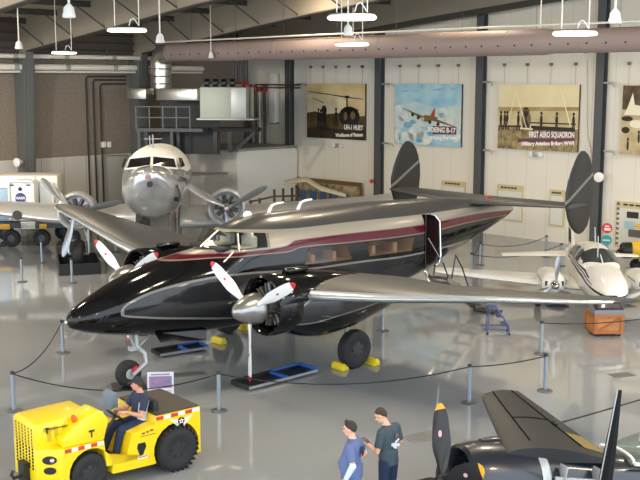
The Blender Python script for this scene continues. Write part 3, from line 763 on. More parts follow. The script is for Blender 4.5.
for s in (-1, 1):                            # pilots' seats
    q = B().box((4.72, s * .42, 2.98), (.16, .44, .34)).box((4.50, s * .42, 2.86), (.40, .46, .12)).build('pilot_seat', m_seatw, t, bev=.04)
    B().ell((4.70, s * .42, 3.17), (.09, .17, .1)).build('headrest', m_seatw, q)
B().box((3.85, 0, 2.93), (.3, 1.2, .1)).build('instrument_panel', m_black, t, bev=.02)
for x in (6.55, 7.3, 8.75, 9.6):
    for s in (-1, 1): B().box((x, s * .5, 2.34), (.16, .42, .36)).build('cabin_seat', m_tan, t, bev=.05)
# door frame
B().tube([(10.72, -.80, 1.6), (10.72, -.79, 3.14)], .02, 6).build('door_frame', m_gloss, t)
B().tube([(10.76, -.83, 1.6), (11.3, -.78, 1.72), (11.4, -.765, 1.92), (11.385, -.72, 2.9), (11.25, -.66, 3.08), (11.1, -.62, 3.13)], .032, 8).build('door_edge', m_chrome, t)
# air-stair folded down from the door, running aft under the tail
q = B()
S0, S1 = Vector((10.85, -1.15, 1.42)), Vector((13.35, -.85, .10))
dn = Vector((S1.y - S0.y, S0.x - S1.x, 0)).normalized() * -1
steps = []
st = B().bar(S0 + dn * .3, S1 + dn * .3, .04, .13).build('airstair', m_chrome, t, smooth=False)
B().bar(S0 - dn * .3, S1 - dn * .3, .04, .13).build('stair_stringer', m_chrome, st, smooth=False)
for k in range(6):
    c = S0.lerp(S1, (k + .4) / 6); B().box(tuple(c + Vector((0, 0, .06))), (.25, .56, .03), rz=.12).build('tread', m_wing, st, smooth=False)
for sg in (-1, 1):
    a_ = dn * .3 * sg
    B().tube([S0 + a_ + Vector((.2, 0, .0)), S0 + a_ + Vector((.35, 0, .62)), S0.lerp(S1, .3) + a_ + Vector((0, 0, .62)), S0.lerp(S1, .5) + a_ + Vector((0, 0, .05))], .022, 6).build('stair_handrail', m_black, st)
B().tube([(10.76, -.86, 2.5), (11.35, -.9, 1.75)], .012, 5).build('door_cable', m_strut, t)
B().box(tuple(S1 + Vector((.18, 0, -.075))), (.5, .7, .05), rz=.12).build('stair_foot', m_black, st, smooth=False)
B().tube([(10.66, -.85, 1.62), (10.62, -1.0, 1.35), (10.8, -1.2, 1.1), (11.4, -1.15, .95)], .03, 8).build('stair_hinge_arm', m_chrome, t)
# wings, left and right
def wing(s):
    secs = [(s * .4, 3.7, 4.3, 1.8, .145), (s * 1.6, 3.9, 3.9, 1.95, .145), (s * 2.9, 4.15, 3.5, 2.11, .14), (s * 5, 4.45, 2.9, 2.33, .13), (s * 7.5, 4.85, 2.1, 2.64, .115), (s * 9.3, 5.12, 1.5, 2.83, .095), (s * 9.85, 5.3, 1.15, 2.89, .085), (s * 10.1, 5.55, .65, 2.91, .08), (s * 10.18, 5.8, .2, 2.91, .08)]
    w_ = B(); rings = []
    inc = lambda y: .10 * min(1, max(0, (abs(y) - 2.5) / 4.5))
    for y, x0, c_, z, th in secs: rings.append([Vector((x0 + c_ * px, y, z + c_ * pz - inc(y) * c_ * px)) for px, pz in airfoil(16, th)])
    w_ = w_.loft(rings).build('wing', m_wing, t)
    bd = B()                                 # bright strip along the leading edge
    af = airfoil(16, .14)
    rings = []
    for y, x0, c_, z, th in secs[2:7]:
        a_ = [(px, pz) for px, pz in airfoil(24, th) if px < .055]
        rings.append([Vector((x0 - .006 + c_ * px, y, z + c_ * pz * 1.02)) for px, pz in a_])
    bd.loft(rings, False, False)
    bd.build('leading_edge', mat('edge_metal', (186, 194, 200), rough=.3, metal=.7), w_)
for s in (-1, 1): wing(s)
# engines
m_nac = mat('nacelle_livery', (14, 14, 16), rough=.1, coat=.1, spec=.3)
b = NB(m_nac); X, Y_, Z = b.xyz()
cv = lambda pts: b.curve(X, pts, 3.0, 9.0, 0.0, 4.0)
up = cv([(3, .5), (3.62, 1.3), (3.7, 1.72), (4.1, 2.02), (4.5, 2.2), (5, 2.3), (9, 2.3)])
lo = cv([(3, 2.5), (3.66, 1.9), (3.75, 1.58), (4.3, 1.5), (5, 1.55), (6, 1.6), (9, 1.8)])
i1 = b.mul(b.lt(Z, up), b.gt(Z, lo)); i2 = b.mul(b.lt(b.math('ADD', Z, .05), up), b.gt(b.math('SUBTRACT', Z, .03), lo), b.gt(X, 3.78))
b.out(b.mix(i2, b.mix(i1, (14, 14, 16), (120, 118, 114)), (52, 52, 53)))
def blade_bm(L, wd, tip, mats2=True, th=.05, twist=R(30), root=.1):   # blade along +z, faces -x
    bd = B(); rings = []; n = 12
    for k in range(n + 1):
        f = k / n; z = root + (L - root) * f
        w = interp([(0, wd * .35, 1.5), (.18, wd * .55, .9), (.45, wd, .55), (.75, wd * .95, .32), (.92, wd * .7, .22), (1, wd * .28, .15)], f)
        tw = lerp(twist * 1.5, twist * .5, f); hw, ht = w[0] / 2, th * w[1]
        rings.append([Vector((px * math.cos(tw) + py * math.sin(tw), -px * math.sin(tw) + py * math.cos(tw), z)) for px, py in ((0, -hw), (-ht * .8, -hw * .5), (-ht, 0), (-ht * .8, hw * .5), (0, hw), (ht * .5, hw * .4), (ht * .5, -hw * .4))])
    for a_, b_ in zip(rings, rings[1:]):
        bd.mi = 1 if a_[0].z >= tip - 1e-6 else 0
        va, vb = [bd.v(p) for p in a_], [bd.v(p) for p in b_]
        for i in range(7): bd.f([va[i], va[(i + 1) % 7], vb[(i + 1) % 7], vb[i]])
    bmesh.ops.remove_doubles(bd.bm, verts=bd.bm.verts, dist=1e-5)
    rim = [e for e in bd.bm.edges if len(e.link_faces) == 1]
    bmesh.ops.holes_fill(bd.bm, edges=rim, sides=8)
    bd.mi = 2                                 # round decal
    f = .58; z = root + (L - root) * f; tw = lerp(twist * 1.5, twist * .5, f); q = .10 * wd
    for mi, rr_, dd in ((2, q, .004),):
        bd.mi = mi
        ring = [bd.v(Vector((-th * .5 - dd, rr_ * math.cos(2 * PI * k / 12) , z + rr_ * 1.7 * math.sin(2 * PI * k / 12)))) for k in range(12)]
        for v_ in ring:
            x, y = v_.co.x, v_.co.y; v_.co.x = x * math.cos(tw) + y * math.sin(tw); v_.co.y = -x * math.sin(tw) + y * math.cos(tw)
        bd.f(ring)
    return bd
def radial_engine(parent, cx, cy, cz, r, m_c, m_cyl, n=9):
    e = B().lathe([(-.05, .04), (0, r * .28), (.12, r * .36), (.5, r * .4)], (cx, cy, cz), (1, 0, 0), 20, True).build('engine', m_c, parent)
    for k in range(n):
        an = 2 * PI * k / n + .2; d = Vector((0, math.sin(an), math.cos(an)))
        bd = B(); c0 = Vector((cx + .2, cy, cz))
        prof = [(r * .34, r * .13)]
        for j in range(5): h = r * (.42 + .09 * j); prof += [(h, r * .17), (h + r * .03, r * .17), (h + r * .035, r * .13), (h + r * .08, r * .13)]
        bd.lathe(prof, c0, d, 10, True)
        bd.tube([c0 + d * r * .3 + Vector((-.12, 0, 0)), c0 + d * r * .85 + Vector((-.12, 0, 0))], r * .035, 6)
        bd.build('cylinder', m_cyl, e)
    return e
m_cyl = mat('engine_dark', (104, 102, 98), rough=.35, metal=.6)
m_crank = mat('engine_grey', (130, 128, 124), rough=.4, metal=.5)
def engine(s, rot):
    y0 = s * 2.42; z0 = 1.95
    NT = [(3.95, 2.62, 1.28, .66), (4.4, 2.62, 1.12, .70), (5.0, 2.56, 1.02, .70), (5.8, 2.42, 1.06, .64), (6.8, 2.2, 1.25, .5), (7.6, 2.02, 1.45, .3), (8.1, 1.86, 1.66, .06)]
    B().loft(body_rings(NT, [3.95 + .166 * k for k in range(26)], 40, .95, y0)).build('nacelle', m_nac, t)
    B().lathe([(.62, .52), (.3, .53), (.06, .57), (0, .62), (.02, .665), (.15, .69), (.6, .685), (.66, .66), (.66, .3)], (3.4, y0, z0), (1, 0, 0), 44).build('cowling', m_gloss, t)
    B().lathe([(0, .50), (.01, .02)], (3.98, y0, z0), (1, 0, 0), 32).build('baffle_plate', m_cyl, t)
    radial_engine(t, 3.5, y0, z0, .56, m_crank, m_cyl)
    B().box((4.3, y0 - .1, 2.66), (.6, .26, .1)).build('air_scoop', m_gloss, t, bev=.04)
    p = B().lathe([(0, .01), (.02, .07), (.10, .16), (.25, .25), (.42, .315), (.58, .345), (.68, .345), (.70, .32)], (2.58, y0, z0 - .03), (1, 0, 0), 28, True).build('propeller', mat('spinner_metal', (150, 148, 146), rough=.28, metal=.8), t)
    hub = Vector((3.08, y0, z0 - .03))
    for k in range(3):
        bb = blade_bm(1.62, .25, 1.50, th=.05, root=.2, twist=R(-28))
        o = bb.build('blade', [m_blade, m_bred, m_bred], p)
        o.location = hub; o.rotation_euler = (rot + k * 2 * PI / 3, 0, 0)
    tag(p, None, None)
engine(-1, R(2) + PI); engine(1, R(60))
# landing gear
def wheel(parent, c, r, w, name='wheel', mt=m_tyre, mh=m_hub, ax=(0, 1, 0)):
    q = B().lathe([(-w * .42, r * .5), (-w * .5, r * .62), (-w * .5, r * .8), (-w * .38, r * .95), (-w * .15, r), (w * .15, r), (w * .38, r * .95), (w * .5, r * .8), (w * .5, r * .62), (w * .42, r * .5)], c, ax, 36, True).build(name, mt, parent)
    a_, b_, d_ = basis(ax); c = Vector(c)
    h = B(); h.lathe([(-w * .44, r * .1), (-w * .46, r * .2), (-w * .40, r * .5), (w * .40, r * .5), (w * .46, r * .2), (w * .44, r * .1)], c, ax, 24, True)
    for k in range(6):
        an = 2 * PI * k / 6
        for sg in (-1, 1): h.disc(c + (a_ * math.cos(an) + b_ * math.sin(an)) * r * .33 + d_ * sg * w * .44, ax, r * .06, .03, 8)
    h.build('hub', mh, q); return q
for s in (-1, 1):
    B().tube([(6.05, s * 2.3, 1.35), (6.25, s * 2.28, .5)], .06, 10).build('gear_leg', m_strut, t)
    wheel(t, (6.28, s * 2.42, .47), .47, .32)
    B().tube([(6.26, s * 2.2, .47), (6.26, s * 2.5, .47)], .05, 8).build('axle', m_strut, t)
q = B().tube([(1.70, -.05, 1.28), (1.72, -.05, .9), (1.84, -.17, .74), (1.86, -.2, .52), (1.52, -.17, .30)], .05, 10)
q.tube([(1.55, 0, 1.2), (1.72, 0, .8)], .03, 8); q.tube([(2.2, 0, 1.15), (1.74, 0, .82)], .025, 8)
q.box((1.68, 0, .86), (.26, .14, .1)); q.tube([(1.74, -.16, .82), (1.74, .2, .82)], .03, 8)
q.build('nose_gear_leg', m_strut, t)
w_ = wheel(t, (1.5, 0, .305), .305, .24, 'nose_wheel', mh=m_strut)
B().disc((1.60, -.16, .40), (0, 1, 0), .085, .05, 14).build('red_hub_cap', m_bred, w_)
for s in (-1, 1):
    B().sheet([(1.95, s * .36, 1.26), (3.4, s * .40, 1.12), (3.36, s * .44, .84), (2.1, s * .42, .98)], .03, (0, s, 0)).build('nose_gear_door', m_gloss, t, smooth=False)
# tail
ts = B()
secs = [(-3.35, 13.72, 1.05, 3.32, .12), (-2, 13.45, 1.5, 3.28, .12), (0, 13.2, 2.0, 3.22, .12), (2, 13.45, 1.5, 3.28, .12), (3.35, 13.72, 1.05, 3.32, .12)]
wing_mesh(ts, secs, 12); ts = ts.build('tailplane', m_wing, t)
m_fin = mat('fin_livery', (40, 40, 42), rough=.3, coat=.1, spec=.3)
b = NB(m_fin); X, Y_, Z = b.xyz()
mid = b.math('ADD', b.mul(b.math('SUBTRACT', X, 14.4), .55), 3.75)
band = b.mul(b.gt(Z, mid), b.lt(Z, b.math('ADD', mid, .10)))
c = b.mix(b.lt(Z, b.math('ADD', mid, -.45)), (30, 30, 30), (30, 27, 22))
c = b.mix(b.gt(Z, b.math('ADD', mid, .1)), c, (24, 25, 26)); c = b.mix(band, c, (112, 106, 98)); b.out(c)
for s in (-1, 1):
    rows = [(2.50, 14.42, 14.55), (2.56, 14.25, 14.72), (2.70, 14.05, 14.87), (2.95, 13.86, 15.0), (3.3, 13.72, 15.1), (3.7, 13.71, 15.15), (4.05, 13.82, 15.13), (4.35, 13.97, 15.04), (4.6, 14.13, 14.92), (4.75, 14.26, 14.78), (4.85, 14.42, 14.6)]
    rings = []
    for z, x0, x1 in rows:
        c_ = x1 - x0; rings.append([Vector((x0 + c_ * px, s * 3.28 + c_ * pz * .8, z)) for px, pz in airfoil(12, .10)])
    f_ = B().loft(rings).build('fin', m_fin, t)
for x in (5.68, 6.66):
    B().tube([(x, 0, 3.5), (x + .04, 0, 3.62), (x + .12, 0, 3.74), (x + .26, 0, 3.78), (x + .5, 0, 3.79)], [.05, .045, .035, .03, .025], 8).build('mast_antenna', m_white, t)
B().ell((5.1, .1, 3.56), (.14, .06, .1)).build('beacon', m_white, t)
B().tube([(0.0, 0, 1.72), (-.03, 0, 1.72)], .03, 8).build('nose_light', m_white, t)
B().tube([(13.4, -.9, 3.42), (13.3, -.9, 3.46)], .04, 8).build('tail_light', m_bred, t)
# ---------------------------------------------------------------- the silver airliner
m_alu = mat('bare_aluminium', (178, 180, 182), rough=.3, metal=.4, noise=.10, nscale=3)
m_alud = mat('aluminium_dull', (160, 162, 164), rough=.35, metal=.9)
t = thing('silver_airliner', 'polished bare-metal twin-engined airliner facing the camera at the back left', 'aircraft', (-5.6, 34.3, 0), 1.661)
DC = t
T3 = [(-.02, 3.62, 3.58, .01), (.04, 3.86, 3.34, .28), (.15, 3.90, 3.02, .52), (.4, 3.93, 2.68, .78), (.8, 3.95, 2.38, .98), (1.15, 3.99, 2.2, 1.08), (1.32, 4.06, 2.14, 1.10), (1.75, 4.40, 2.06, 1.14), (2.3, 4.54, 1.98, 1.17), (3.5, 4.52, 1.88, 1.19), (6, 4.4, 1.75, 1.2), (9, 4.15, 1.65, 1.14), (12, 3.7, 1.5, .9), (15, 3.1, 1.4, .52), (17, 2.5, 1.45, .15)]
T3 = [(x, a, b_, w * .95) for x, a, b_, w in T3]
m_dcf = mat('airliner_skin', (186, 188, 190), rough=.24, metal=.95)
b = NB(m_dcf); X, Y_, Z = b.xyz()
tc = b.nt.nodes.new('ShaderNodeTexCoord'); n_ = b.nt.nodes.new('ShaderNodeTexNoise'); n_.inputs['Scale'].default_value = 2.2; n_.inputs['Detail'].default_value = 5; b.nt.links.new(tc.outputs['Object'], n_.inputs[0])
wl = b.curve(X, [(0, 3.9), (1.0, 3.84), (1.9, 3.74), (3, 3.6), (8, 3.3), (18, 3.0)], 0, 18, 0, 6)
white = b.mul(b.gt(Z, wl), b.gt(X, .95))
st_ = b.mul(b.gt(Z, b.math('ADD', wl, -.14)), b.lt(Z, b.math('ADD', wl, -.05)), b.gt(X, 2.2))
c = b.mix(n_.outputs['Fac'], (150, 152, 155), (206, 208, 210)); c = b.mix(st_, c, (50, 34, 36)); c = b.mix(white, c, (226, 224, 216)); b.out(c)
b.out(b.math('SUBTRACT', .62, b.mul(white, .62)), 'Metallic'); b.out(b.math('ADD', .22, b.mul(white, .2)), 'Roughness')
xs = [-.02, 0, .02, .04, .08, .15, .25, .4, .6, .8, 1.0, 1.15, 1.25, 1.35, 1.5, 1.65, 1.8, 2.05, 2.3] + [2.6 + .4 * k for k in range(36)] + [17]
fus = B().loft(body_rings(T3, xs, 56, .96)).build('fuselage', m_dcf, t)
m_scr = mat('windscreen_dark', (28, 28, 28), rough=.06, spec=.8)
def surf(tab, x, y, e=.96):                  # z on top of a body at x, y
    zt, zb, w = interp(tab, x); zc, h = (zt + zb) / 2, (zt - zb) / 2
    r = max(0, 1 - abs(y / w) ** (2 / e)); return zc + h * r ** (e / 2)
for s in (-1, 1):
    B().sheet([(1.04, s * .05, 3.95), (1.22, s * .82, 3.86), (1.44, s * .74, 4.14), (1.38, s * .05, 4.22)], .04, (-1, 0, .5)).build('windscreen', m_scr, t, smooth=False)
    q = B()
    q.tube([(1.01, s * .02, 3.93), (1.20, s * .85, 3.83), (1.43, s * .77, 4.17), (1.36, s * .02, 4.25), (1.01, s * .02, 3.93)], .035, 6)
    q.build('windscreen_frame', m_white, t)
    B().sheet([(1.34, s * .98, 3.86), (1.9, s * 1.06, 3.86), (1.9, s * .96, 4.14), (1.55, s * .88, 4.16)], .03, (0, s, .3)).build('cockpit_side_window', m_scr, t, smooth=False)
B().disc((-.0, .0, 3.42), (-1, 0, 0), .10, .06, 16).build('landing_light', m_black, t)
B().box((-.0, .05, 3.66), (.05, .2, .16)).build('nose_badge', mat('badge_rose', (170, 130, 130), rough=.5), t, bev=.02)
B().disc((.62, -.82, 2.85), (-.6, -.75, -.1), .08, .06, 12).build('nose_port', m_black, t)
for y in (-.62, -.80): B().tube([(1.1, y, 2.45), (1.05, y, 2.28), (.8, y, 2.2)], .022, 6).build('pitot_tube', mat('pitot_red', (150, 92, 88), rough=.5), t)
q = B().tube([(2.0, 0, 4.45), (2.0, 0, 4.95)], .025, 6); q.tube([(2.0, -.3, 4.8), (2.0, .3, 4.8)], .015, 5); q.tube([(2.2, .12, 4.45), (2.2, .12, 4.9)], .02, 6); q.build('roof_aerial', m_alud, t)
q = B().tube([(.98, -.98, 3.55), (1.4, -1.1, 3.45), (3.0, -1.2, 3.1)], .05, 6); q.build('side_trim', m_dgrey, t)
B().tube([(.55, -.86, 3.35), (.6, -.95, 3.0), (.7, -.9, 2.75)], .035, 6).build('ice_scraper', m_dgrey, t)
def dcwing(s):
    sg = -1 if s < 0 else 1
    secs = [(sg * .8, 3.5, 4.6, 1.68, .17), (sg * 2.7, 3.7, 4.3, 1.68, .17), (sg * 4.2, 4.0, 3.8, 1.79, .17), (sg * 7.5, 5.0, 2.6, 2.08, .13), (sg * 10.5, 5.9, 1.5, 2.42, .12), (sg * 11.0, 6.3, .8, 2.46, .12)]
    if sg < 0: secs = [(y, x, c_, z - .08, th) for y, x, c_, z, th in secs]
    q = B(); wing_mesh(q, secs, 14); w_ = q.build('wing', m_alu, t)
    if sg > 0: B().disc((4.28, 5.15, 1.90), (-1, 0, .3), .17, .12, 18).build('landing_light', m_black, w_)
dcwing(-1); dcwing(1)
m_dcblade = mat('blade_grey', (150, 154, 158), rough=.3, metal=.7)
m_dcblade2 = mat('blade_pale', (206, 208, 210), rough=.35)
for s, rot in ((1, R(-43)), (-1, R(62))):
    y0, z0 = (2.90 if s > 0 else -2.50), (2.12 if s > 0 else 2.2)
    N3 = [(3.75, z0 + .62, z0 - .64, .62), (4.6, z0 + .55, z0 - .75, .62), (6, z0 + .3, z0 - .7, .5), (7.6, z0 + .05, z0 - .35, .1)]
    B().loft(body_rings(N3, [3.75 + .2 * k for k in range(20)], 32, .95, y0)).build('nacelle', m_alu, t)
    B().lathe([(.5, .50), (.2, .50), (.05, .54), (0, .61), (.04, .68), (.2, .71), (.5, .70), (.52, .64)], (3.35, y0, z0), (1, 0, 0), 40).build('cowling', m_alu, t)
    B().lathe([(0, .5), (.01, .02)], (3.86, y0, z0), (1, 0, 0), 28).build('baffle_plate', m_black, t)
    radial_engine(t, 3.5, y0, z0, .52, m_crank, m_cyl)
    p = B().lathe([(0, .02), (.02, .08), (.12, .12), (.3, .13), (.4, .1)], (3.0, y0, z0), (1, 0, 0), 20, True).build('propeller', m_alud, t)
    for k in range(3):
        bb = blade_bm(1.68, .30, 9, th=.06, root=.1, twist=R(-38))
        for f_ in list(bb.bm.faces):
            if f_.material_index == 2: bb.bm.faces.remove(f_)
        o = bb.build('blade', [m_dcblade], p); o.location = (3.2, y0, z0); o.rotation_euler = (rot + k * 2 * PI / 3, 0, 0)
    q = B()
    for yy in (-.34, .34):
        q.tube([(3.95, y0 + yy, 1.75), (3.75, y0 + yy, .55)], .06, 8); q.tube([(4.9, y0 + yy, 1.7), (3.85, y0 + yy, .6)], .04, 8)
        q.tube([(3.9, y0 + yy * .4, 1.6), (3.82, y0 + yy, 1.0)], .03, 6)
    q.tube([(3.82, y0 - .34, 1.0), (3.82, y0 + .34, 1.0)], .04, 8); q.tube([(3.72, y0 - .36, .52), (3.72, y0 + .36, .52)], .05, 8)
    q.build('landing_gear', m_alud, t)
    B().tube([(3.6, y0 + s * .1, 1.66), (4.0, y0 + s * .1, 1.6)], .12, 12).build('oil_cooler', m_alud, t)
    wheel(t, (3.72, y0, .53), .52, .40)
secs = [(-2.6, 16.0, .9, 2.3, .1), (0, 15.4, 1.6, 2.3, .1), (2.6, 16.0, .9, 2.3, .1)]
q = B(); wing_mesh(q, secs, 10); q.build('tailplane', m_alu, t)
rings = []
for z, x0, x1 in ((2.2, 14.2, 16.8), (3.2, 15.1, 16.9), (4.0, 15.7, 16.8), (4.2, 16.0, 16.5)): rings.append([Vector((x0 + (x1 - x0) * px, (x1 - x0) * pz, z)) for px, pz in airfoil(10, .09)])
B().loft(rings).build('fin', m_white, t)
wheel(t, (15.8, 0, .22), .22, .16, 'tail_wheel'); B().tube([(15.5, 0, 1.5), (15.8, .12, .22)], .05, 8).build('tail_leg', m_alud, t)
# drip boxes under the main wheels
for s, lb in ((1, 'black open drip box under the left-hand main wheel of the silver airliner'), (-1, 'black open drip box under the right-hand main wheel of the silver airliner')):
    fr = Matrix.Translation(DC.location) @ Matrix.Rotation(1.661, 4, 'Z')
    c = fr @ Vector((3.45, 2.90 if s > 0 else -2.50, 0))
    q = B(); W, D, Hh = 1.4, 2.3, .40
    for x, y, w, d in ((0, -D / 2, W, .04), (0, D / 2, W, .04), (-W / 2, 0, .04, D), (W / 2, 0, .04, D)): q.box((x, y, Hh / 2 + .005), (w, d, Hh))
    q.box((0, 0, .004), (W, D, .008))
    o = q.build('drip_box', m_black, None, smooth=False); o.location = (c.x, c.y, 0); o.rotation_euler = (0, 0, R(16)); tag(o, lb, 'drip tray')

# ---------------------------------------------------------------- the white light twin
m_wp = mat('white_gloss', (236, 234, 228), rough=.2, coat=.4)
t = thing('light_twin', 'white light twin-engined aircraft with dark stripes, behind the crate on the right', 'aircraft', (8.1, 28.0, -.14), math.atan2(.997, .06))
T5 = [(0, 1.30, 1.22, .02), (.08, 1.46, 1.05, .2), (.3, 1.60, .92, .34), (.8, 1.76, .80, .47), (1.5, 1.88, .72, .56), (1.95, 1.94, .70, .59), (2.3, 2.16, .68, .60), (2.7, 2.34, .68, .60), (3.4, 2.38, .68, .6), (4.3, 2.28, .72, .56), (5.2, 2.0, .82, .44), (6.5, 1.65, 1.0, .26), (7.8, 1.4, 1.15, .08)]
T5W = [(x, a * .87, b_ * .88, w * 1.07) for x, a, b_, w in T5]
T5 = T5W
m_ltw = mat('light_twin_livery', (236, 234, 228), rough=.2, coat=.4)
b = NB(m_ltw); X, Y_, Z = b.xyz()
s0 = b.curve(X, [(0, 1.10), (1, 1.21), (2, 1.38), (3.2, 1.52), (5, 1.56), (8, 1.4)], 0, 8, 0, 3)
c = (236, 234, 228)
f1 = b.mul(b.lt(Z, s0), b.gt(Z, b.math('ADD', s0, -.07))); f2 = b.mul(b.lt(Z, b.math('ADD', s0, .14)), b.gt(Z, b.math('ADD', s0, .10)), b.gt(X, 1.3)); f3 = b.mul(b.lt(Z, b.math('ADD', s0, .07)), b.gt(Z, b.math('ADD', s0, .04)), b.gt(X, .9))
b.out(b.mix(b.math('MAXIMUM', f1, b.math('MAXIMUM', f2, f3)), c, (44, 44, 50)))
fus = B().loft(body_rings(T5W, [0, .03, .08, .15, .3, .5] + [.8 + .15 * k for k in range(47)], 48, .9)).build('fuselage', m_ltw, t)
m_gdk = mat('window_dark', (58, 64, 62), rough=.05, spec=.8)
# windscreen follows the body surface
def patch(tab, x0f, x1f, ths, e, m, name, off=.012, par=None, n=8):
    bd = B(); grid = []
    for i in range(n + 1):
        row = []
        for j in range(n + 1):
            th = lerp(ths[0], ths[1], j / n); x = lerp(x0f(th), x1f(th), i / n)
            zt, zb, w = interp(tab, x); zc, h = (zt + zb) / 2, (zt - zb) / 2
            row.append(Vector((x, (w + off) * sgp(math.cos(th), e), zc + (h + off) * sgp(math.sin(th), e))))
        grid.append(row)
    bd.loft(grid, False, False); return bd.build(name, m, par)
patch(T5, lambda a: 1.95 + .3 * abs(a - PI / 2), lambda a: 2.62 + .05 * abs(a - PI / 2), (R(38), R(142)), .9, m_gdk, 'windscreen', .012, t)
B().tube([(1.95, 0, 1.71), (2.62, 0, 2.02)], .02, 6).build('windscreen_post', m_wp, t)
for s in (0, 1):
    for x0, x1 in ((2.55, 3.05), (3.15, 3.65), (3.75, 4.35)):
        a0, a1 = (R(24), R(56)) if s == 0 else (R(124), R(156))
        patch(T5, lambda a: x0 + .1 * math.sin(a), lambda a: x1, (a0, a1), .9, m_gdk, 'cabin_window', .012, t, 5)
for s in (-1, 1):
    secs = [(s * .3, 2.6, 2.3, .78, .15), (s * 1.25, 2.75, 2.0, .84, .15), (s * 4.2, 3.25, 1.25, 1.06, .13), (s * 4.75, 3.5, .8, 1.1, .1)]
    q = B(); wing_mesh(q, secs, 12); q.build('wing', m_wp, t)
    y0, z0 = s * 1.36, 1.04
    B().loft(body_rings([(1.95, z0 + .18, z0 - .2, .2), (2.05, z0 + .28, z0 - .28, .32), (2.4, z0 + .34, z0 - .36, .37), (3.2, z0 + .3, z0 - .3, .36), (4.2, z0 + .1, z0 - .18, .2), (4.7, z0, z0 - .06, .04)], [1.95 + .11 * k for k in range(26)], 28, .85, y0)).build('nacelle', m_wp, t)
    q = B()
    for sg in (-1, 1): q.box((2.02, y0 + sg * .19, z0 + .03), (.12, .16, .14))
    split_build(q, 'cooling_intake', m_black, t, bev=.02)
    q = B()
    for k in range(2): q.box((2.6, y0 - s * 0 + (-.375 if True else 0), z0 + .08 - .08 * k), (1.0, .01, .03))
    q.box((2.6, y0 + .375, z0 + .08), (1.0, .01, .03)); q.build('nacelle_stripe', m_dgrey, t, smooth=False)
    p = B().lathe([(0, .01), (.04, .07), (.16, .12), (.3, .14)], (1.62, y0, z0), (1, 0, 0), 18, True).build('propeller', m_chrome, t)
    for k in range(3):
        o = B(); o = blade_bm(.86, .19, 9, th=.05, root=.08, twist=R(-36)); o.mi = 0
        for f_ in list(o.bm.faces):
            if f_.material_index == 2: o.bm.faces.remove(f_)
        o = o.build('blade', [m_dcblade], p); o.location = (1.8, y0, z0); o.rotation_euler = (R(4) + k * 2 * PI / 3, 0, 0)
    B().tube([(3.0, y0 + s * .1, .9), (3.1, y0 + s * .22, .36)], .05, 8).build('gear_leg', m_strut, t)
    wheel(t, (3.1, y0 + s * .3, .36), .22, .16)
B().tube([(1.2, 0, .8), (1.1, .09, .32)], .05, 8).build('nose_gear_leg', m_strut, t); wheel(t, (1.1, 0, .32), .18, .13, 'nose_wheel')
secs = [(-2.3, 7.1, .65, 1.02, .1), (0, 6.7, 1.2, 1.1, .1), (2.3, 7.1, .65, 1.02, .1)]
q = B(); wing_mesh(q, secs, 10); q.build('tailplane', m_wp, t)
rings = []
for z, x0, x1 in ((1.3, 6.2, 7.7), (1.7, 6.7, 7.75), (2.3, 7.1, 7.85), (2.7, 7.3, 7.9)): rings.append([Vector((x0 + (x1 - x0) * px, (x1 - x0) * pz, z)) for px, pz in airfoil(10, .09)])
f_ = B().loft(rings).build('fin', m_wp, t)
B().sheet([(6.75, .055, 1.5), (7.0, .05, 1.95), (7.3, .05, 2.0), (7.1, .055, 1.5)], .02, (0, 1, 0)).build('fin_stripe', m_gloss, f_, smooth=False)
B().tube([(2.2, .1, 1.82), (2.25, .1, 2.45)], .018, 6).build('whip_aerial', m_strut, t); B().tube([(3.6, -.1, 2.0), (3.75, -.1, 2.5)], .02, 6).build('whip_aerial', m_strut, t)
for u, v, lb in ((556, 305, 'black wheel pad under the left engine of the white light twin'),):
    p = G(u, v); tag(B().prism([(-.35, 0), (.35, 0), (.12, .12), (-.12, .12)], -.3, .3).build('wheel_pad', m_black, None, smooth=False), lb, 'wheel chock').location = (p.x, p.y, 0)

# ---------------------------------------------------------------- yellow aeroplane at the right edge
m_yel = mat('plane_yellow', (226, 180, 40), rough=.35)
p = G(640, 290)
t = thing('yellow_aircraft', 'yellow single-engined aeroplane with black nose at the right edge behind the white twin', 'aircraft', (10.95, 36.9, 0), R(-4)); t.scale = (.65, .65, .65)
B().loft(body_rings([(0, 1.6, .9, .3), (.5, 1.72, .75, .42), (1.3, 1.85, .7, .48), (2.0, 2.1, .7, .5), (3.5, 1.8, .8, .4), (6, 1.3, .95, .1)], [.24 * k for k in range(26)], 24, .85)).build('fuselage', m_yel, t)
B().lathe([(.3, .2), (0, .36), (.1, .44), (.55, .46)], (-.3, 0, 1.22), (1, 0, 0), 24).build('cowling', m_black, t)
for s in (-1, 1):
    q = B(); wing_mesh(q, [(s * .3, 1.2, 1.6, 1.95, .12), (s * 4.2, 1.3, 1.4, 2.05, .12)], 10); q.build('wing', m_yel, t)
    B().tube([(.8, s * .3, .8), (.7, s * .8, .3)], .05, 8).build('gear_leg', m_black, t); wheel(t, (.7, s * .85, .3), .3, .18)
    B().bar((1.6, s * .45, 1.0), (1.7, s * 2.4, 1.93), .06).build('wing_strut', m_black, t)
p = B().lathe([(0, .02), (.1, .1), (.2, .1)], (-.5, 0, 1.22), (1, 0, 0), 14, True).build('propeller', m_black, t)
for k in range(2):
    o = blade_bm(.9, .14, 9, root=.05).build('blade', [m_black, m_black, m_black], p); o.location = (-.4, 0, 1.22); o.rotation_euler = (R(70) + k * PI, 0, 0)
wheel(t, (5.7, 0, .12), .12, .08, 'tail_wheel'); B().tube([(5.6, 0, 1.0), (5.7, .06, .12)], .03, 6).build('tail_leg', m_black, t)

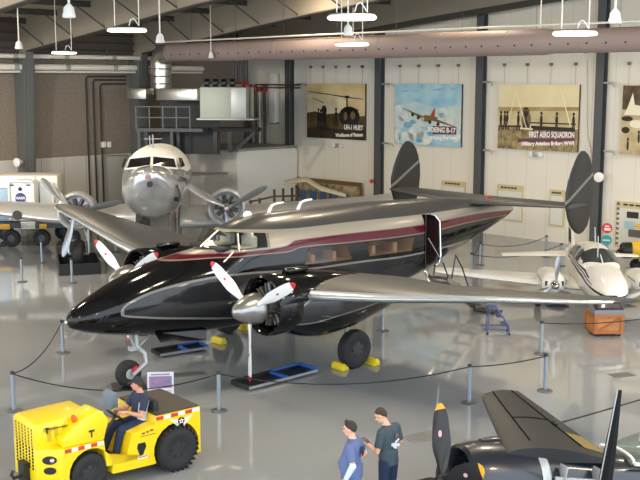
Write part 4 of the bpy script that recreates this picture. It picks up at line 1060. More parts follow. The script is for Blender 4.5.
# ---------------------------------------------------------------- navy blue warbird in the foreground
m_navy = mat('navy_paint', (24, 28, 38), rough=.28, coat=.25, noise=.15, nscale=2)
m_navyw = mat('navy_wing', (27, 27, 29), rough=.55, noise=.25, nscale=5)
m_bblk = mat('blade_black', (22, 22, 24), rough=.35)
m_byel = mat('blade_yellow', (240, 172, 30), rough=.4)
m_brnd = mat('decal_pink', (222, 170, 176), rough=.5)
HD = Vector((-.94, -.34, 0)).normalized(); yaw = math.atan2(-HD.y, -HD.x)
hub = YD(442, 481, 15.0); hz = 1.1; PT = R(11)
t = thing('navy_warbird', 'dark navy propeller warbird with yellow blade tips in the lower right foreground', 'aircraft', (0, 0, 0), yaw)
rm_ = Matrix.Rotation(yaw, 4, 'Z') @ Matrix.Rotation(PT, 4, 'Y')
t.location = hub - rm_ @ Vector((0, 0, hz)); t.rotation_euler = rm_.to_euler()
fr = Matrix.Translation(t.location) @ rm_; fi = fr.inverted()
p = B().lathe([(-.12, .02), (-.08, .09), (.05, .12), (.2, .12)], (0, 0, hz), (1, 0, 0), 18, True).build('propeller', m_bblk, t)
for k in range(4):
    bb = blade_bm(1.18, .33, 1.02, th=.05, root=.06, twist=R(-30))
    o = bb.build('blade', [m_bblk, m_byel, m_brnd], p); o.location = (0.02, 0, hz); o.rotation_euler = (R(-28) + k * PI / 2, 0, 0)
B().lathe([(.5, .40), (.2, .42), (.06, .46), (0, .51), (.04, .57), (.3, .635), (.9, .66), (1.25, .655)], (.22, 0, hz), (1, 0, 0), 44).build('cowling', m_navy, t)
B().lathe([(0, .45), (.01, .05)], (.75, 0, hz), (1, 0, 0), 28).build('baffle_plate', m_black, t)
radial_engine(t, .42, 0, hz, .43, m_crank, m_cyl)
B().lathe([(0, .66), (.03, .668), (.13, .668), (.16, .655)], (1.36, 0, hz), (1, 0, 0), 44).build('cowl_band', m_strut, t)
zf = hz
B().loft(body_rings([(1.5, zf + .64, zf - .64, .6), (2.4, zf + .62, zf - .66, .6), (3.2, zf + .66, zf - .66, .6), (4.6, zf + .62, zf - .6, .55), (6.5, zf + .5, zf - .4, .36), (8.5, zf + .35, zf - .15, .1)], [1.5 + .2 * k for k in range(36)], 40, .9)).build('fuselage', m_navy, t)
B().loft(body_rings([(.6, zf + .66, zf + .5, .1), (.9, zf + .72, zf + .4, .16), (1.9, zf + .72, zf + .4, .16), (2.3, zf + .64, zf + .4, .08)], [.6 + .1 * k for k in range(18)], 16, .9, .12)).build('cowl_scoop', m_navy, t)
q = B()
for x in (1.7, 2.3): q.box((x, -.55, zf + .3), (.02, .2, .5))
q.box((2.0, -.60, zf + .32), (.9, .04, .12)); q.box((1.35, .3, zf + .60), (1.3, .05, .03)); q.build('panel_trim', m_strut, t, bev=.005)
# wing built from its own four corners
def loc(u, v, z): return fi @ G(u, v, z)
LEr, TEr, TEt, LEt = loc(503, 449, 1.3), loc(608, 455, 1.0), loc(518, 391, 1.55), loc(481, 397, 1.72)
rings = []
for f in (-.12, 0, .2, .4, .6, .8, .93, 1.0, 1.035):
    a_, c_ = LEr.lerp(LEt, f), TEr.lerp(TEt, f); ch = c_ - a_
    th = .13 if f < .95 else .08
    if f > 1: a_, c_ = a_.lerp(c_, .22), c_.lerp(a_, .18); ch = c_ - a_
    rings.append([a_ + ch * px + Vector((0, 0, ch.length * pz)) for px, pz in airfoil(14, th)])
w_ = B().loft(rings).build('wing', m_navyw, t)
def wp(f, g, dz=.0):                         # a point on the wing's upper skin
    a_, c_ = LEr.lerp(LEt, f), TEr.lerp(TEt, f); ch = c_ - a_
    px = g; th = .13 / .2 * (.2969 * math.sqrt(px) - .126 * px - .3516 * px * px + .2843 * px ** 3 - .1015 * px ** 4)
    return a_ + ch * px + Vector((0, 0, ch.length * (th + .02 * math.sin(PI * px)) + dz))
q = B()
for g in (.24, .74): q.tube([wp(f, g, .004) for f in (.02, .2, .4, .6, .8, .97)], .012, 5)
q.tube([wp(.45, g, .004) for g in (.26, .4, .55, .72)], .01, 5)
q.build('panel_seam', mat('seam_black', (14, 14, 14), rough=.9, spec=.1), w_)
q = B(); q.mi = 0
pts = [wp(f, .76, .006) for f in (.0, .25)] + [wp(f, .97, .006) for f in (.25, .0)]
q.sheet(pts, .004, (0, 0, 1)); q.build('walkway_stripe', mat('walk_olive', (120, 104, 48), rough=.7), w_, smooth=False)
B().ell(wp(.38, .76, .03), (.05, .05, .05)).build('hinge_knob', m_black, w_)
rings = []
for f in (-.3, 0, .5, 1.0):
    a_, c_ = Vector((3.1, 14.1, .95)).lerp(Vector((4.6, 11.4, 1.2)), f), Vector((4.5, 13.3, .8)).lerp(Vector((5.4, 11.2, 1.1)), f)
    a_, c_ = fi @ a_, fi @ c_; ch = c_ - a_
    rings.append([a_ + ch * px + Vector((0, 0, ch.length * pz)) for px, pz in airfoil(14, .12)])
B().loft(rings).build('wing', m_navyw, t)
# mast and cockpit
mt_, mb_ = fi @ YD(619.5, 390, 14.6), fi @ YD(604, 490, 14.6)
q = B()
rg = []
for f, w in ((0, .13), (.5, .10), (1, .045)):
    c_ = mb_.lerp(mt_, f); rg.append([c_ + Vector((x * w, y * w * .35, 0)) for x, y in ((-1, 0), (0, -1), (1, 0), (0, 1))])
q.loft(rg).build('aerial_mast', mat('mast_black', (16, 16, 17), rough=.7, spec=.2), t, smooth=False)
q = B().tube([mb_ + Vector((-.12, -.02, 0)), mt_ + Vector((-.04, -.01, 0))], .010, 6).build('mast_edge', m_strut, t)
CP = [(3.05, zf + .66, zf + .5, .36), (3.4, zf + .88, zf + .5, .42), (3.8, zf + 1.0, zf + .5, .44), (4.8, zf + .98, zf + .5, .42), (5.4, zf + .8, zf + .45, .34), (5.8, zf + .55, zf + .4, .2)]
B().loft(body_rings(CP, [3.05 + .11 * k for k in range(26)], 28, .8)).build('canopy', glass('canopy_glass', (110, 124, 112), .45), t)
q = B()
for x in (3.1, 3.8, 4.5):
    zt, zb, w = interp(CP, x); zc, h = (zt + zb) / 2, (zt - zb) / 2
    q.tube([(x, (w + .01) * sgp(math.cos(a_), .8), zc + (h + .01) * sgp(math.sin(a_), .8)) for a_ in [PI * k / 14 for k in range(15)]], .025, 6)
q.tube([(3.05, -.46, zf + .62), (5.6, -.40, zf + .62)], .03, 6); q.tube([(3.05, .46, zf + .62), (5.6, .40, zf + .62)], .03, 6)
q.build('canopy_frame', m_white, t)
for s in (-1, 1):
    wc = fr @ Vector((1.2, s * 1.4, 0)); wc.z = .36; wc = fi @ wc
    B().tube([(1.6, s * 1.15, 1.0), wc + Vector((0, -s * .1, 0))], .06, 8).build('gear_leg', m_strut, t); wheel(t, wc, .36, .2)
wc = fr @ Vector((6.6, 0, 0)); wc.z = .15; wc = fi @ wc
wheel(t, wc, .15, .1, 'tail_wheel'); B().tube([(6.4, 0, zf), wc + Vector((0, .08, 0))], .03, 6).build('tail_leg', m_strut, t)
# ---------------------------------------------------------------- stanchions and ropes
m_post = mat('stanchion_steel', (150, 160, 170), rough=.35, metal=.6)
m_base = mat('stanchion_base', (96, 98, 100), rough=.4, metal=.4)
m_rope = mat('rope_black', (30, 30, 32), rough=.8)
proto = None
SP = {}
stn = [('a', (14, 411), 'leftmost stanchion in the foreground, left of the yellow tug'), ('b', (219, 411), 'stanchion just right of the yellow tug'), ('c', (469, 403), 'stanchion left of the navy wing tip'), ('d', (545, 391), 'stanchion beyond the navy wing, nearer of the two in line'), ('e', (63, 353), 'stanchion left of the black aircraft nose'), ('f', (541, 354), 'stanchion beside the blue steps, farther of the two in line'), ('g', (22, 282), 'stanchion far left on the bright floor, left of the airliner drip box'), ('h', (72, 283), 'stanchion standing in front of the airliner drip box'), ('i', (42, 263), 'stanchion in front of the yellow service chassis'), ('j', (10, 246), 'stanchion at the far left edge by the white service truck'), ('k', (116, 252), 'stanchion between the silver airliner and the black propeller'), ('l', (383, 331), 'stanchion seen between black nacelle and wing'), ('m', (471, 277), 'stanchion behind the folding stairs of the black aircraft, near one'), ('n', (480, 265), 'stanchion behind the tail of the black aircraft, second'), ('o', (546, 257), 'stanchion in front of the back wall, left of the white twin fin'), ('p', (561, 266), 'stanchion close behind the white twin wing')]
for k, (key, uv, lb) in enumerate(stn):
    p = G(*uv); SP[key] = p
    if proto is None:
        proto = thing('stanchion', 'grey steel ' + lb, 'stanchion', p, 0, 'rope barrier stanchions')
        B().lathe([(0, .17), (.012, .17), (.03, .15), (.035, .04)], (0, 0, 0), (0, 0, 1), 28, True).build('base', m_base, proto)
        B().lathe([(.03, .042), (.80, .042)], (0, 0, 0), (0, 0, 1), 18, True).build('post', m_post, proto)
        B().lathe([(.795, .048), (.835, .05), (.86, .035)], (0, 0, 0), (0, 0, 1), 18, True).build('cap', m_black, proto)
    else:
        o = copy_tree(proto); o.location = p; o['label'] = 'grey steel ' + lb
SP['q'] = G(700, 418); SP['r'] = Vector((2.35, 16.6, 0)); SP['s'] = Vector((10.0, 27.3, 0)); SP['t'] = Vector((-9.6, 22.2, 0))
for key, lb in (('q', 'standing beyond the right picture edge'), ('r', 'hidden behind the navy cowling'), ('s', 'beyond the right edge past the wooden crate')):
    o = copy_tree(proto); o.location = SP[key]; o['label'] = 'grey steel stanchion ' + lb
ropes = [('a', 'e', .25, 'from the leftmost stanchion back to the one by the black nose'), ('a', 'b', .36, 'sagging behind the yellow tug'), ('b', 'c', .30, 'crossing the open floor below the main wheel'), ('c', 'd', .05, 'between the two stanchions left of the navy wing'), ('q', 'r', .05, 'crossing behind the navy wing'), ('f', 's', .16, 'passing in front of the wooden crate'), ('m', 'n', .1, 'short, behind the folding stairs'), ('n', 'o', .22, 'across the back wall behind the tail'), ('m', 'p', .25, 'low, behind the white twin wing')]
for a_, b_, sag, lb in ropes:
    p, q = SP[a_] + Vector((0, 0, .80)), SP[b_] + Vector((0, 0, .80))
    pts = [p.lerp(q, k / 16) - Vector((0, 0, sag * 4 * (k / 16) * (1 - k / 16))) for k in range(17)]
    tag(B().tube(pts, .013, 6).build('barrier_rope', m_rope), 'thin black barrier rope ' + lb, 'rope', 'barrier ropes')

# ---------------------------------------------------------------- chocks, trays, grates
m_chy = mat('chock_yellow', (226, 202, 30), rough=.5)
def chock(p, rz, lb, L=.42):
    t = thing('wheel_chock', lb, 'wheel chock', (p[0], p[1], 0), rz, 'yellow wheel chocks')
    B().prism([(-.11, 0), (.11, 0), (.06, .16), (-.04, .17), (-.09, .1)], -L / 2, L / 2).build('chock_block', m_chy, t, bev=.02)
    B().box((0, L / 2 + .012, .07), (.12, .02, .08)).build('end_plate', m_chy, t, bev=.005)
lk = Matrix.Translation(LK.location) @ Matrix.Rotation(.76, 4, 'Z')
def LW(x, y): v = lk @ Vector((x, y, 0)); return (v.x, v.y)
chock(G(340, 369), .76, 'yellow wheel chock in front of the near main wheel'); chock(G(371, 364), .76 + PI, 'yellow wheel chock behind the near main wheel')
chock(G(219, 343), .76, 'yellow wheel chock in front of the far main wheel'); chock(LW(6.85, 2.42), .76 + PI, 'yellow wheel chock behind the far main wheel')
m_blue = mat('tray_blue', (40, 92, 168), rough=.4)
def tray(c, L, W, rz, lb, two=True):
    t = thing('drip_tray', lb, 'drip tray', (c[0], c[1], 0), rz, 'long drip trays on the floor')
    B().box((0, 0, .055), (L, W, .02)).build('tray_floor', m_black, t, smooth=False)
    B().box((0, W / 2, .09), (L, .02, .1)).build('back_rim', m_black, t, smooth=False)
    B().box((-L / 2, 0, .09), (.02, W, .1)).build('end_rim', m_black, t, smooth=False)
    B().box((L / 2, 0, .09), (.03, W, .1)).build('blue_rim', m_blue, t, smooth=False)
    B().box((L * .28, W / 2 - .02, .125), (L * .42, .03, .04)).build('blue_edge', m_blue, t, smooth=False)
    if two: B().box((L * .05, 0, .085), (.05, W, .08)).build('divider', m_blue, t, smooth=False)
    B().box((0, -W / 2, .07), (L, .03, .06)).build('front_lip', mat('lip_steel', (140, 142, 146), rough=.4), t, smooth=False)
    q = B()
    for x in (-L * .42, L * .42):
        for y in (-W * .35, W * .35): q.disc((x, y, .025), (0, 1, 0), .025, .03, 10)
    split_build(q, 'caster', m_black, t)
p0, p1 = G(233, 388), G(252, 391); p2 = G(316, 373); pc = (G(233, 386) + p2) / 2
an = math.atan2((p2 - G(252, 390)).y, (p2 - G(252, 390)).x)
tray((pc.x, pc.y), 2.1, .62, an, 'long black drip tray with blue edges under the near propeller')
pa_ = G(155, 350); pb_ = G(200, 345); c = (pa_ + pb_) / 2
tray((c.x + .12, c.y - .45), 1.35, .5, R(35), 'smaller grey and blue drip tray beside the nose wheel', True)
for (u, v), w, d, lb, cat in (((190, 374), .75, .35, 'dark floor drain grate right of the nose wheel', 'floor grate'), ((622, 375), .55, .3, 'small dark floor grate below the wooden crate', 'floor grate'), ((424, 437), .75, .45, 'grey floor hatch left of the black blade', 'floor hatch')):
    p = G(u, v)
    o = B().box((0, 0, .004), (w, d, .008)).build('floor_grate', mat('hatch', (128, 128, 126), rough=.4) if cat == 'floor hatch' else mat('grate', (92, 92, 90), rough=.5), None, smooth=False); o.location = (p.x, p.y, 0); o.rotation_euler = (0, 0, R(20)); tag(o, lb, cat)
p = LW(1.5, 0)
o = B().box((0, 0, .006), (.75, .7, .012)).build('wheel_mat', m_black, None, smooth=False); o.location = (p[0], p[1], 0); o.rotation_euler = (0, 0, .3); tag(o, 'flat black mat under the nose wheel', 'mat')
# sign standing behind the tug
p = G(161, 401)
t = thing('info_sign', 'pale information panel with a picture standing behind the yellow tug deck', 'sign', (p.x, p.y, 0), R(6))
hgt = YD(161, 372, p.y).z
B().box((0, 0, hgt - .28), (.56, .02, .56)).build('panel', mat('sign_pale', (214, 212, 226), rough=.4), t, smooth=False)
a = Art(); a.use(print_mat('sign_pic', (170, 120, 150), (110, 116, 150), 6))
def sp(x, z): return (x, z)
q = B(); q.box((0, -.013, hgt - .22), (.48, .006, .26)); q.build('picture', print_mat('sign_pic', (170, 120, 150), (110, 116, 150), 6), t, smooth=False)
q = B()
for k in range(3): q.box((0, -.013, hgt - .42 - .04 * k), (.44, .006, .015))
q.box((0, -.013, hgt - .05), (.4, .006, .035)); q.build('lettering', mat('sign_ink', (140, 136, 160), rough=.6), t, smooth=False)
q = B().tube([(0, .02, .02), (0, .02, hgt - .3)], .02, 8); q.box((0, .02, .012), (.4, .3, .024)); q.build('stand', m_black, t, smooth=False)
# blue rolling steps
m_bl = mat('steps_blue', (72, 82, 128), rough=.45)
p = G(483, 335)
t = thing('rolling_steps', 'small blue rolling step ladder standing on the floor beyond the near wing', 'step ladder', (p.x, p.y, 0), R(-4))
q = B()
for y in (0, .5):
    q.tube([(.12, y, .03), (.16, y, .72)], .017, 6); q.tube([(.16, y, .72), (.36, y, .72), (.68, y, .25), (.70, y, .04)], .017, 6)
    q.tube([(-.02, y, .16), (.72, y, .16)], .017, 6)
for x, z in ((-.02, .16), (.12, .25), (.70, .16)): q.tube([(x, 0, z), (x, .5, z)], .015, 6)
q.build('ladder_frame', m_bl, t)
for x, z, w in ((.26, .73, .24), (.44, .5, .18), (.6, .26, .18)): B().box((x, .25, z), (w, .5, .03)).build('step', m_bl, t, smooth=False)
q = B()
for x in (.12, .70):
    for y in (0, .5): q.disc((x, y, .035), (0, 1, 0), .035, .03, 12)
split_build(q, 'caster', m_black, t)
# wooden crate with a lectern sign
m_wood = mat('crate_wood', (178, 118, 68), rough=.6, noise=.25, nscale=4)
m_wood2 = mat('crate_trim', (160, 98, 52), rough=.6, noise=.25, nscale=4)
p = G(594, 337); 
t = thing('wooden_crate', 'orange-brown wooden crate on casters in front of the white light twin', 'crate', (p.x, p.y, 0), R(3))
W, D, Hh = .80, .85, .60
B().box((W / 2, D / 2, .08 + (Hh - .08) / 2), (W - .03, D - .03, Hh - .08)).build('crate_body', m_wood, t, smooth=False)
q = B()
for z in (.12, Hh - .04):
    q.box((W / 2, 0, z), (W, .03, .08)); q.box((0, D / 2, z), (.03, D, .08)); q.box((W, D / 2, z), (.03, D, .08)); q.box((W / 2, D, z), (W, .03, .08))
for x in (.05, W - .05): q.box((x, 0, Hh / 2 + .04), (.09, .034, Hh - .1)); 
for y in (.05, D - .05): q.box((0, y, Hh / 2 + .04), (.034, .09, Hh - .1))
q.bar((.1, -.005, .17), (W - .1, -.005, Hh - .08), .07, .02)
q.build('batten', m_wood2, t, smooth=False)
q = B()
for x in (.08, W - .08):
    for y in (.08, D - .08): q.disc((x, y, .04), (1, 0, 0), .04, .04, 12)
split_build(q, 'caster', m_black, t)
t2 = thing('lectern_sign', 'dark sloped information sign resting on top of the wooden crate', 'sign', t.location + Vector((0, 0, Hh)), R(3))
B().prism([(.02, 0), (.62, 0), (.62, .40), (.02, .13)], .0, W, lambda u, v, w: (w, u, v)).build('sign_case', mat('case_grey', (120, 124, 130), rough=.5), t2, smooth=False)
sl = Vector((0, .60, .27)).normalized(); nn = Vector((0, -sl.z, sl.y))
def sp3(u, v, h=.004): return Vector((u, .02, .13)) + sl * v + nn * h
B().sheet([sp3(.01, .0, .002), sp3(W - .01, .0, .002), sp3(W - .01, .64, .002), sp3(.01, .64, .002)], .006, nn).build('sign_face', m_black, t2, smooth=False)
B().sheet([sp3(.12, .06, .009), sp3(W - .06, .06, .009), sp3(W - .06, .5, .009), sp3(.12, .5, .009)], .003, nn).build('sign_picture', print_mat('lect_pic', (96, 80, 86), (58, 54, 66), 7), t2, smooth=False)
B().sheet([sp3(.2, .1, .013), sp3(.3, .1, .013), sp3(.36, .3, .013), sp3(.28, .3, .013)], .002, nn).build('emblem', m_white, t2, smooth=False)

# ---------------------------------------------------------------- white service truck with a round blue badge
p = G(28, 247)
t = thing('service_truck', 'white box-bodied service vehicle with a round blue badge, far left behind the silver wing', 'truck', (p.x, p.y, 0), R(4))
m_tw = mat('truck_white', (226, 234, 240), rough=.4); m_tw2 = mat('truck_ivory', (226, 224, 216), rough=.5)
m_ty = mat('truck_yellow', (206, 160, 40), rough=.5)
Y0 = p.y
def hx(u): return (u - 320) * Y0 / 1046 - p.x
def hzz(v): return YD(300, v, Y0).z
q = B().box((hx(20), .6, (hzz(181) + hzz(222)) / 2), (hx(33) - hx(7), 1.2, hzz(181) - hzz(222))).build('front_panel', m_tw, t, bev=.18)
B().tube([(hx(8), -.03, hzz(220)), (hx(8), -.03, hzz(184)), (hx(10), -.03, hzz(181.5)), (hx(30), -.03, hzz(181.5)), (hx(32), -.03, hzz(184)), (hx(32), -.03, hzz(220))], .05, 8).build('panel_frame', m_white, t)
B().box((hx(20), 1.9, (hzz(178) + hzz(222)) / 2), (hx(47) - hx(-16), 1.6, hzz(178) - hzz(222))).build('cargo_body', m_tw2, t, bev=.08)
B().box((hx(41), 1.0, (hzz(185) + hzz(222)) / 2), (hx(48.5) - hx(34), .3, hzz(185) - hzz(222))).build('side_door', m_tw, t, bev=.04)
B().box((hx(1), .7, (hzz(190) + hzz(222)) / 2), (hx(6) - hx(-14), .9, hzz(190) - hzz(222))).build('equipment_cabinet', mat('cab_blue', (150, 178, 204), rough=.45), t, bev=.04)
B().disc((hx(19), -.02, hzz(189)), (0, 1, 0), .08, .05, 18).build('port', m_black, t)
B().disc((hx(19), -.02, hzz(198)), (0, 1, 0), .215, .04, 28).build('badge', mat('badge_blue', (48, 66, 138), rough=.5), t)
q = B(); text_bm(q, 'NASA', .15, lambda x, y, z: (hx(19) + x, -.05 - z, hzz(198) + y), bold=.006); q.build('badge_lettering', m_white, t, smooth=False)
for u in (11, 27): B().box((hx(u), -.03, hzz(185)), (.16, .04, .05)).build('marker_lamp', m_black, t, bev=.01)
B().box((hx(24), .8, hzz(225)), (hx(70) - hx(-16), 1.9, .22)).build('chassis', m_black, t, smooth=False)
B().box((hx(60), .2, hzz(222)), (hx(70) - hx(50), .5, .16)).build('yellow_bumper', m_ty, t, bev=.02)
B().box((hx(2), -.1, hzz(226)), (.5, .2, .22)).build('yellow_step', m_ty, t, bev=.02)
B().box((hx(41), -.1, hzz(226)), (.3, .2, .2)).build('yellow_step', m_ty, t, bev=.02)
B().box((hx(26), -.1, hzz(225)), (.6, .1, .3)).build('headlamp_box', m_white, t, bev=.02)
for u in (8, 38, 68): wheel(t, (hx(u), .12, .36), .36, .26)
for u in (-8, 52): wheel(t, (hx(u), 1.9, .36), .36, .26)
B().tube([(hx(30), .6, hzz(181)), (hx(30), .6, hzz(178))], .1, 8).build('roof_beacon', m_white, t)
# picture wall, wooden ramp rail and cream wing behind the black aircraft
p = WB(300, 190, .25)
a0 = AB(WB(301, 190))[0]; a1 = AB(WB(365, 190))[0]
t = thing('mural_panel', 'wide brown-framed picture board leaning low on the back wall behind the black aircraft roof', 'display panel', RM(a0, B1 - .3, 0), QROOM)
z1 = WB(330, 180, .3).z; W = a1 - a0
B().box((W / 2, .05, z1 / 2), (W, .1, z1)).build('board', mat('board_brown', (110, 84, 52), rough=.7), t, smooth=False)
B().box((W / 2, -.01, z1 / 2 - .05), (W - .2, .03, z1 - .3)).build('mural', print_mat('mural', (196, 178, 140), (84, 70, 56), 2.5), t, smooth=False)
q = B()
for k in range(5): q.box((.5 + .75 * k, -.03, z1 * .5), (.5, .02, .5))
q.build('blue_photograph', mat('mural_blue', (70, 96, 140), rough=.6), t, smooth=False)
p = YD(249, 206, 47.0); 
t = thing('ramp_railing', 'brown wooden ramp with post railing behind the black aircraft roof', 'railing', (p.x, p.y, 0), R(-8))
def rz_(v): return YD(260, v, 47.0).z
m_rail = mat('rail_brown', (92, 70, 56), rough=.7)
q = B()
for k, (u, v) in enumerate(((251, 200), (260, 198), (275, 189), (284, 188), (293, 187), (299, 186))): 
    x = (u - 249) * 47 / 1046; q.box((x, 0, rz_(v) / 2), (.1, .1, rz_(v)))
q.build('post', m_rail, t, smooth=False)
q = B(); X = lambda u: (u - 249) * 47 / 1046
q.bar((X(249), 0, rz_(202)), (X(275), 0, rz_(196)), .08); q.bar((X(275), 0, rz_(196)), (X(302), 0, rz_(195)), .08); q.bar((X(249), 0, rz_(206)), (X(302), 0, rz_(200)), .08)
q.build('rail', m_rail, t, smooth=False)
t = thing('cream_wing', 'cream aircraft wing panel sloping behind the black aircraft roof', 'wing', (0, 0, 0), 0)
pa_, pb_ = YD(284, 184, 46.0), YD(346, 197, 44.0); mid_ = YD(306, 181.5, 45.4)
q = B(); rings = []
for c_, w in ((pa_, 1.0), (mid_, 1.5), (pa_.lerp(pb_, .6) + Vector((0, 0, .05)), 1.3), (pb_, .5)): rings.append([c_ + Vector((0, px * w * 1.6, pz * 1.2)) for px, pz in airfoil(12, .13)])
q.loft(rings).build('wing_panel', mat('wing_cream', (198, 192, 168), rough=.5), t)
q = B()
for f in (.2, .75):
    c_ = pa_.lerp(pb_, f) + Vector((0, .7, 0)); q.bar((c_.x, c_.y, 0), (c_.x, c_.y, c_.z), .1)
q.build('support_trestle', m_rail, t, smooth=False)
# ---------------------------------------------------------------- people
m_skin = mat('skin', (214, 164, 138), rough=.55); m_skin2 = mat('skin_tan', (200, 146, 118), rough=.55)
m_hair = mat('hair_brown', (62, 46, 36), rough=.8); m_hair2 = mat('hair_dark', (54, 42, 38), rough=.8)
m_jean = mat('denim_navy', (30, 42, 72), rough=.85, noise=.2, nscale=20); m_jean2 = mat('denim_blue', (70, 100, 150), rough=.85, noise=.2, nscale=20)
m_shoe = mat('shoe_dark', (34, 32, 32), rough=.6); m_eye = mat('eye_dark', (30, 24, 22), rough=.2)
def V(*a): return Vector(a)
def limb(bd, pts, rad):
    pts = [Vector(p) for p in pts]
    for (p, q), (r0, r1) in zip(zip(pts, pts[1:]), zip(rad, rad[1:])):
        n = 5; bd.tube([p.lerp(q, k / n) for k in range(n + 1)], [lerp(r0, r1, k / n) for k in range(n + 1)], 14)
    for p, r in zip(pts, rad): bd.ell(p, (r, r, r), 14, 8)
def torso(bd, J, g, belly):
    lat = (J['shL'] - J['shR']).normalized(); up = (J['chest'] - J['pelvis']).normalized(); fr = lat.cross(up)
    rows = [(-.12, .10, .08, 0), (-.06, .155, .115, 0), (.05, .16, .118, .01), (.28, .148, .112, .012), (.55, .158, .115, .01), (.8, .178, .118, 0), (.95, .17, .10, -.005), (1.06, .10, .075, -.005), (1.12, .06, .058, 0)]
    rings = []
    for f, a, b_, sh in rows:
        c = J['pelvis'].lerp(J['chest'], f); bl = belly * math.exp(-((f - .25) / .28) ** 2)
        c = c + fr * (sh + bl * .55)
        rings.append([c + lat * (a + g + bl * .25) * math.cos(t) + fr * (b_ + g + bl * .55) * math.sin(t) for t in [2 * PI * k / 24 for k in range(24)]])
    bd.loft(rings)
def hand(bd, wr, d, palm_n, s, curl):
    """palm and five fingers; d = pointing direction, palm_n = normal out of the palm, s = +1 left"""
    d = d.normalized(); palm_n = (palm_n - d * palm_n.dot(d)).normalized(); side = d.cross(palm_n) * s
    rot = Matrix((d, side, palm_n)).transposed()
    bd.ell(wr + d * .045, (.055, .042, .018), 12, 8, rot)
    bd.tube([wr - d * .02, wr + d * .03], [.026, .028], 10)
    for k, (off, ln) in enumerate(((-.030, .062), (-.010, .078), (.011, .083), (.031, .073))):
        p = wr + d * .082 + side * off; pts = [p - d * .03, p]; a = 0
        for j in range(3):
            a += curl * (.8 + .2 * j); p = p + (d * math.cos(a) + palm_n * math.sin(a)) * ln * (.42 - .08 * j); pts.append(p)
        bd.tube(pts, [.0095, .0095, .009, .0085, .007], 8); bd.ell(pts[-1], (.007,) * 3, 8, 6)
    p = wr + d * .025 + side * .035; q = p + (d * .6 + side * .7 + palm_n * .25).normalized() * .035; r = q + (d * .85 + side * .1 + palm_n * (.3 + curl * .4)).normalized() * .032
    bd.tube([p - side * .015, p, q, r], [.012, .012, .010, .008], 8); bd.ell(r, (.008,) * 3, 8, 6)
def head_shape(bd, c, fw, upv):
    fw = fw.normalized(); lat = upv.cross(fw).normalized(); up = fw.cross(lat)
    rot = Matrix((fw, lat, up)).transposed()
    P_ = lambda x, y, z: c + fw * x + lat * y + up * z
    bd.ell(P_(-.005, 0, .02), (.096, .076, .10), 20, 14, rot); bd.ell(P_(.02, 0, -.05), (.068, .058, .068), 18, 12, rot)
    bd.ell(P_(.055, 0, -.092), (.028, .028, .022), 12, 8, rot)
    bd.tube([P_(.086, 0, .012), P_(.104, 0, -.018), P_(.110, 0, -.034)], [.009, .013, .015], 8); bd.ell(P_(.098, 0, -.036), (.016, .017, .011), 10, 6, rot)
    bd.ell(P_(.086, 0, -.064), (.010, .026, .006), 10, 6, rot); bd.ell(P_(.085, 0, -.074), (.010, .024, .007), 10, 6, rot)
    bd.tube([P_(.082, .05, .03), P_(.092, .02, .032), P_(.092, -.02, .032), P_(.082, -.05, .03)], .009, 8)
    for s in (-1, 1): bd.ell(P_(-.005, s * .078, -.012), (.022, .010, .034), 10, 8, rot)
    return P_, rot
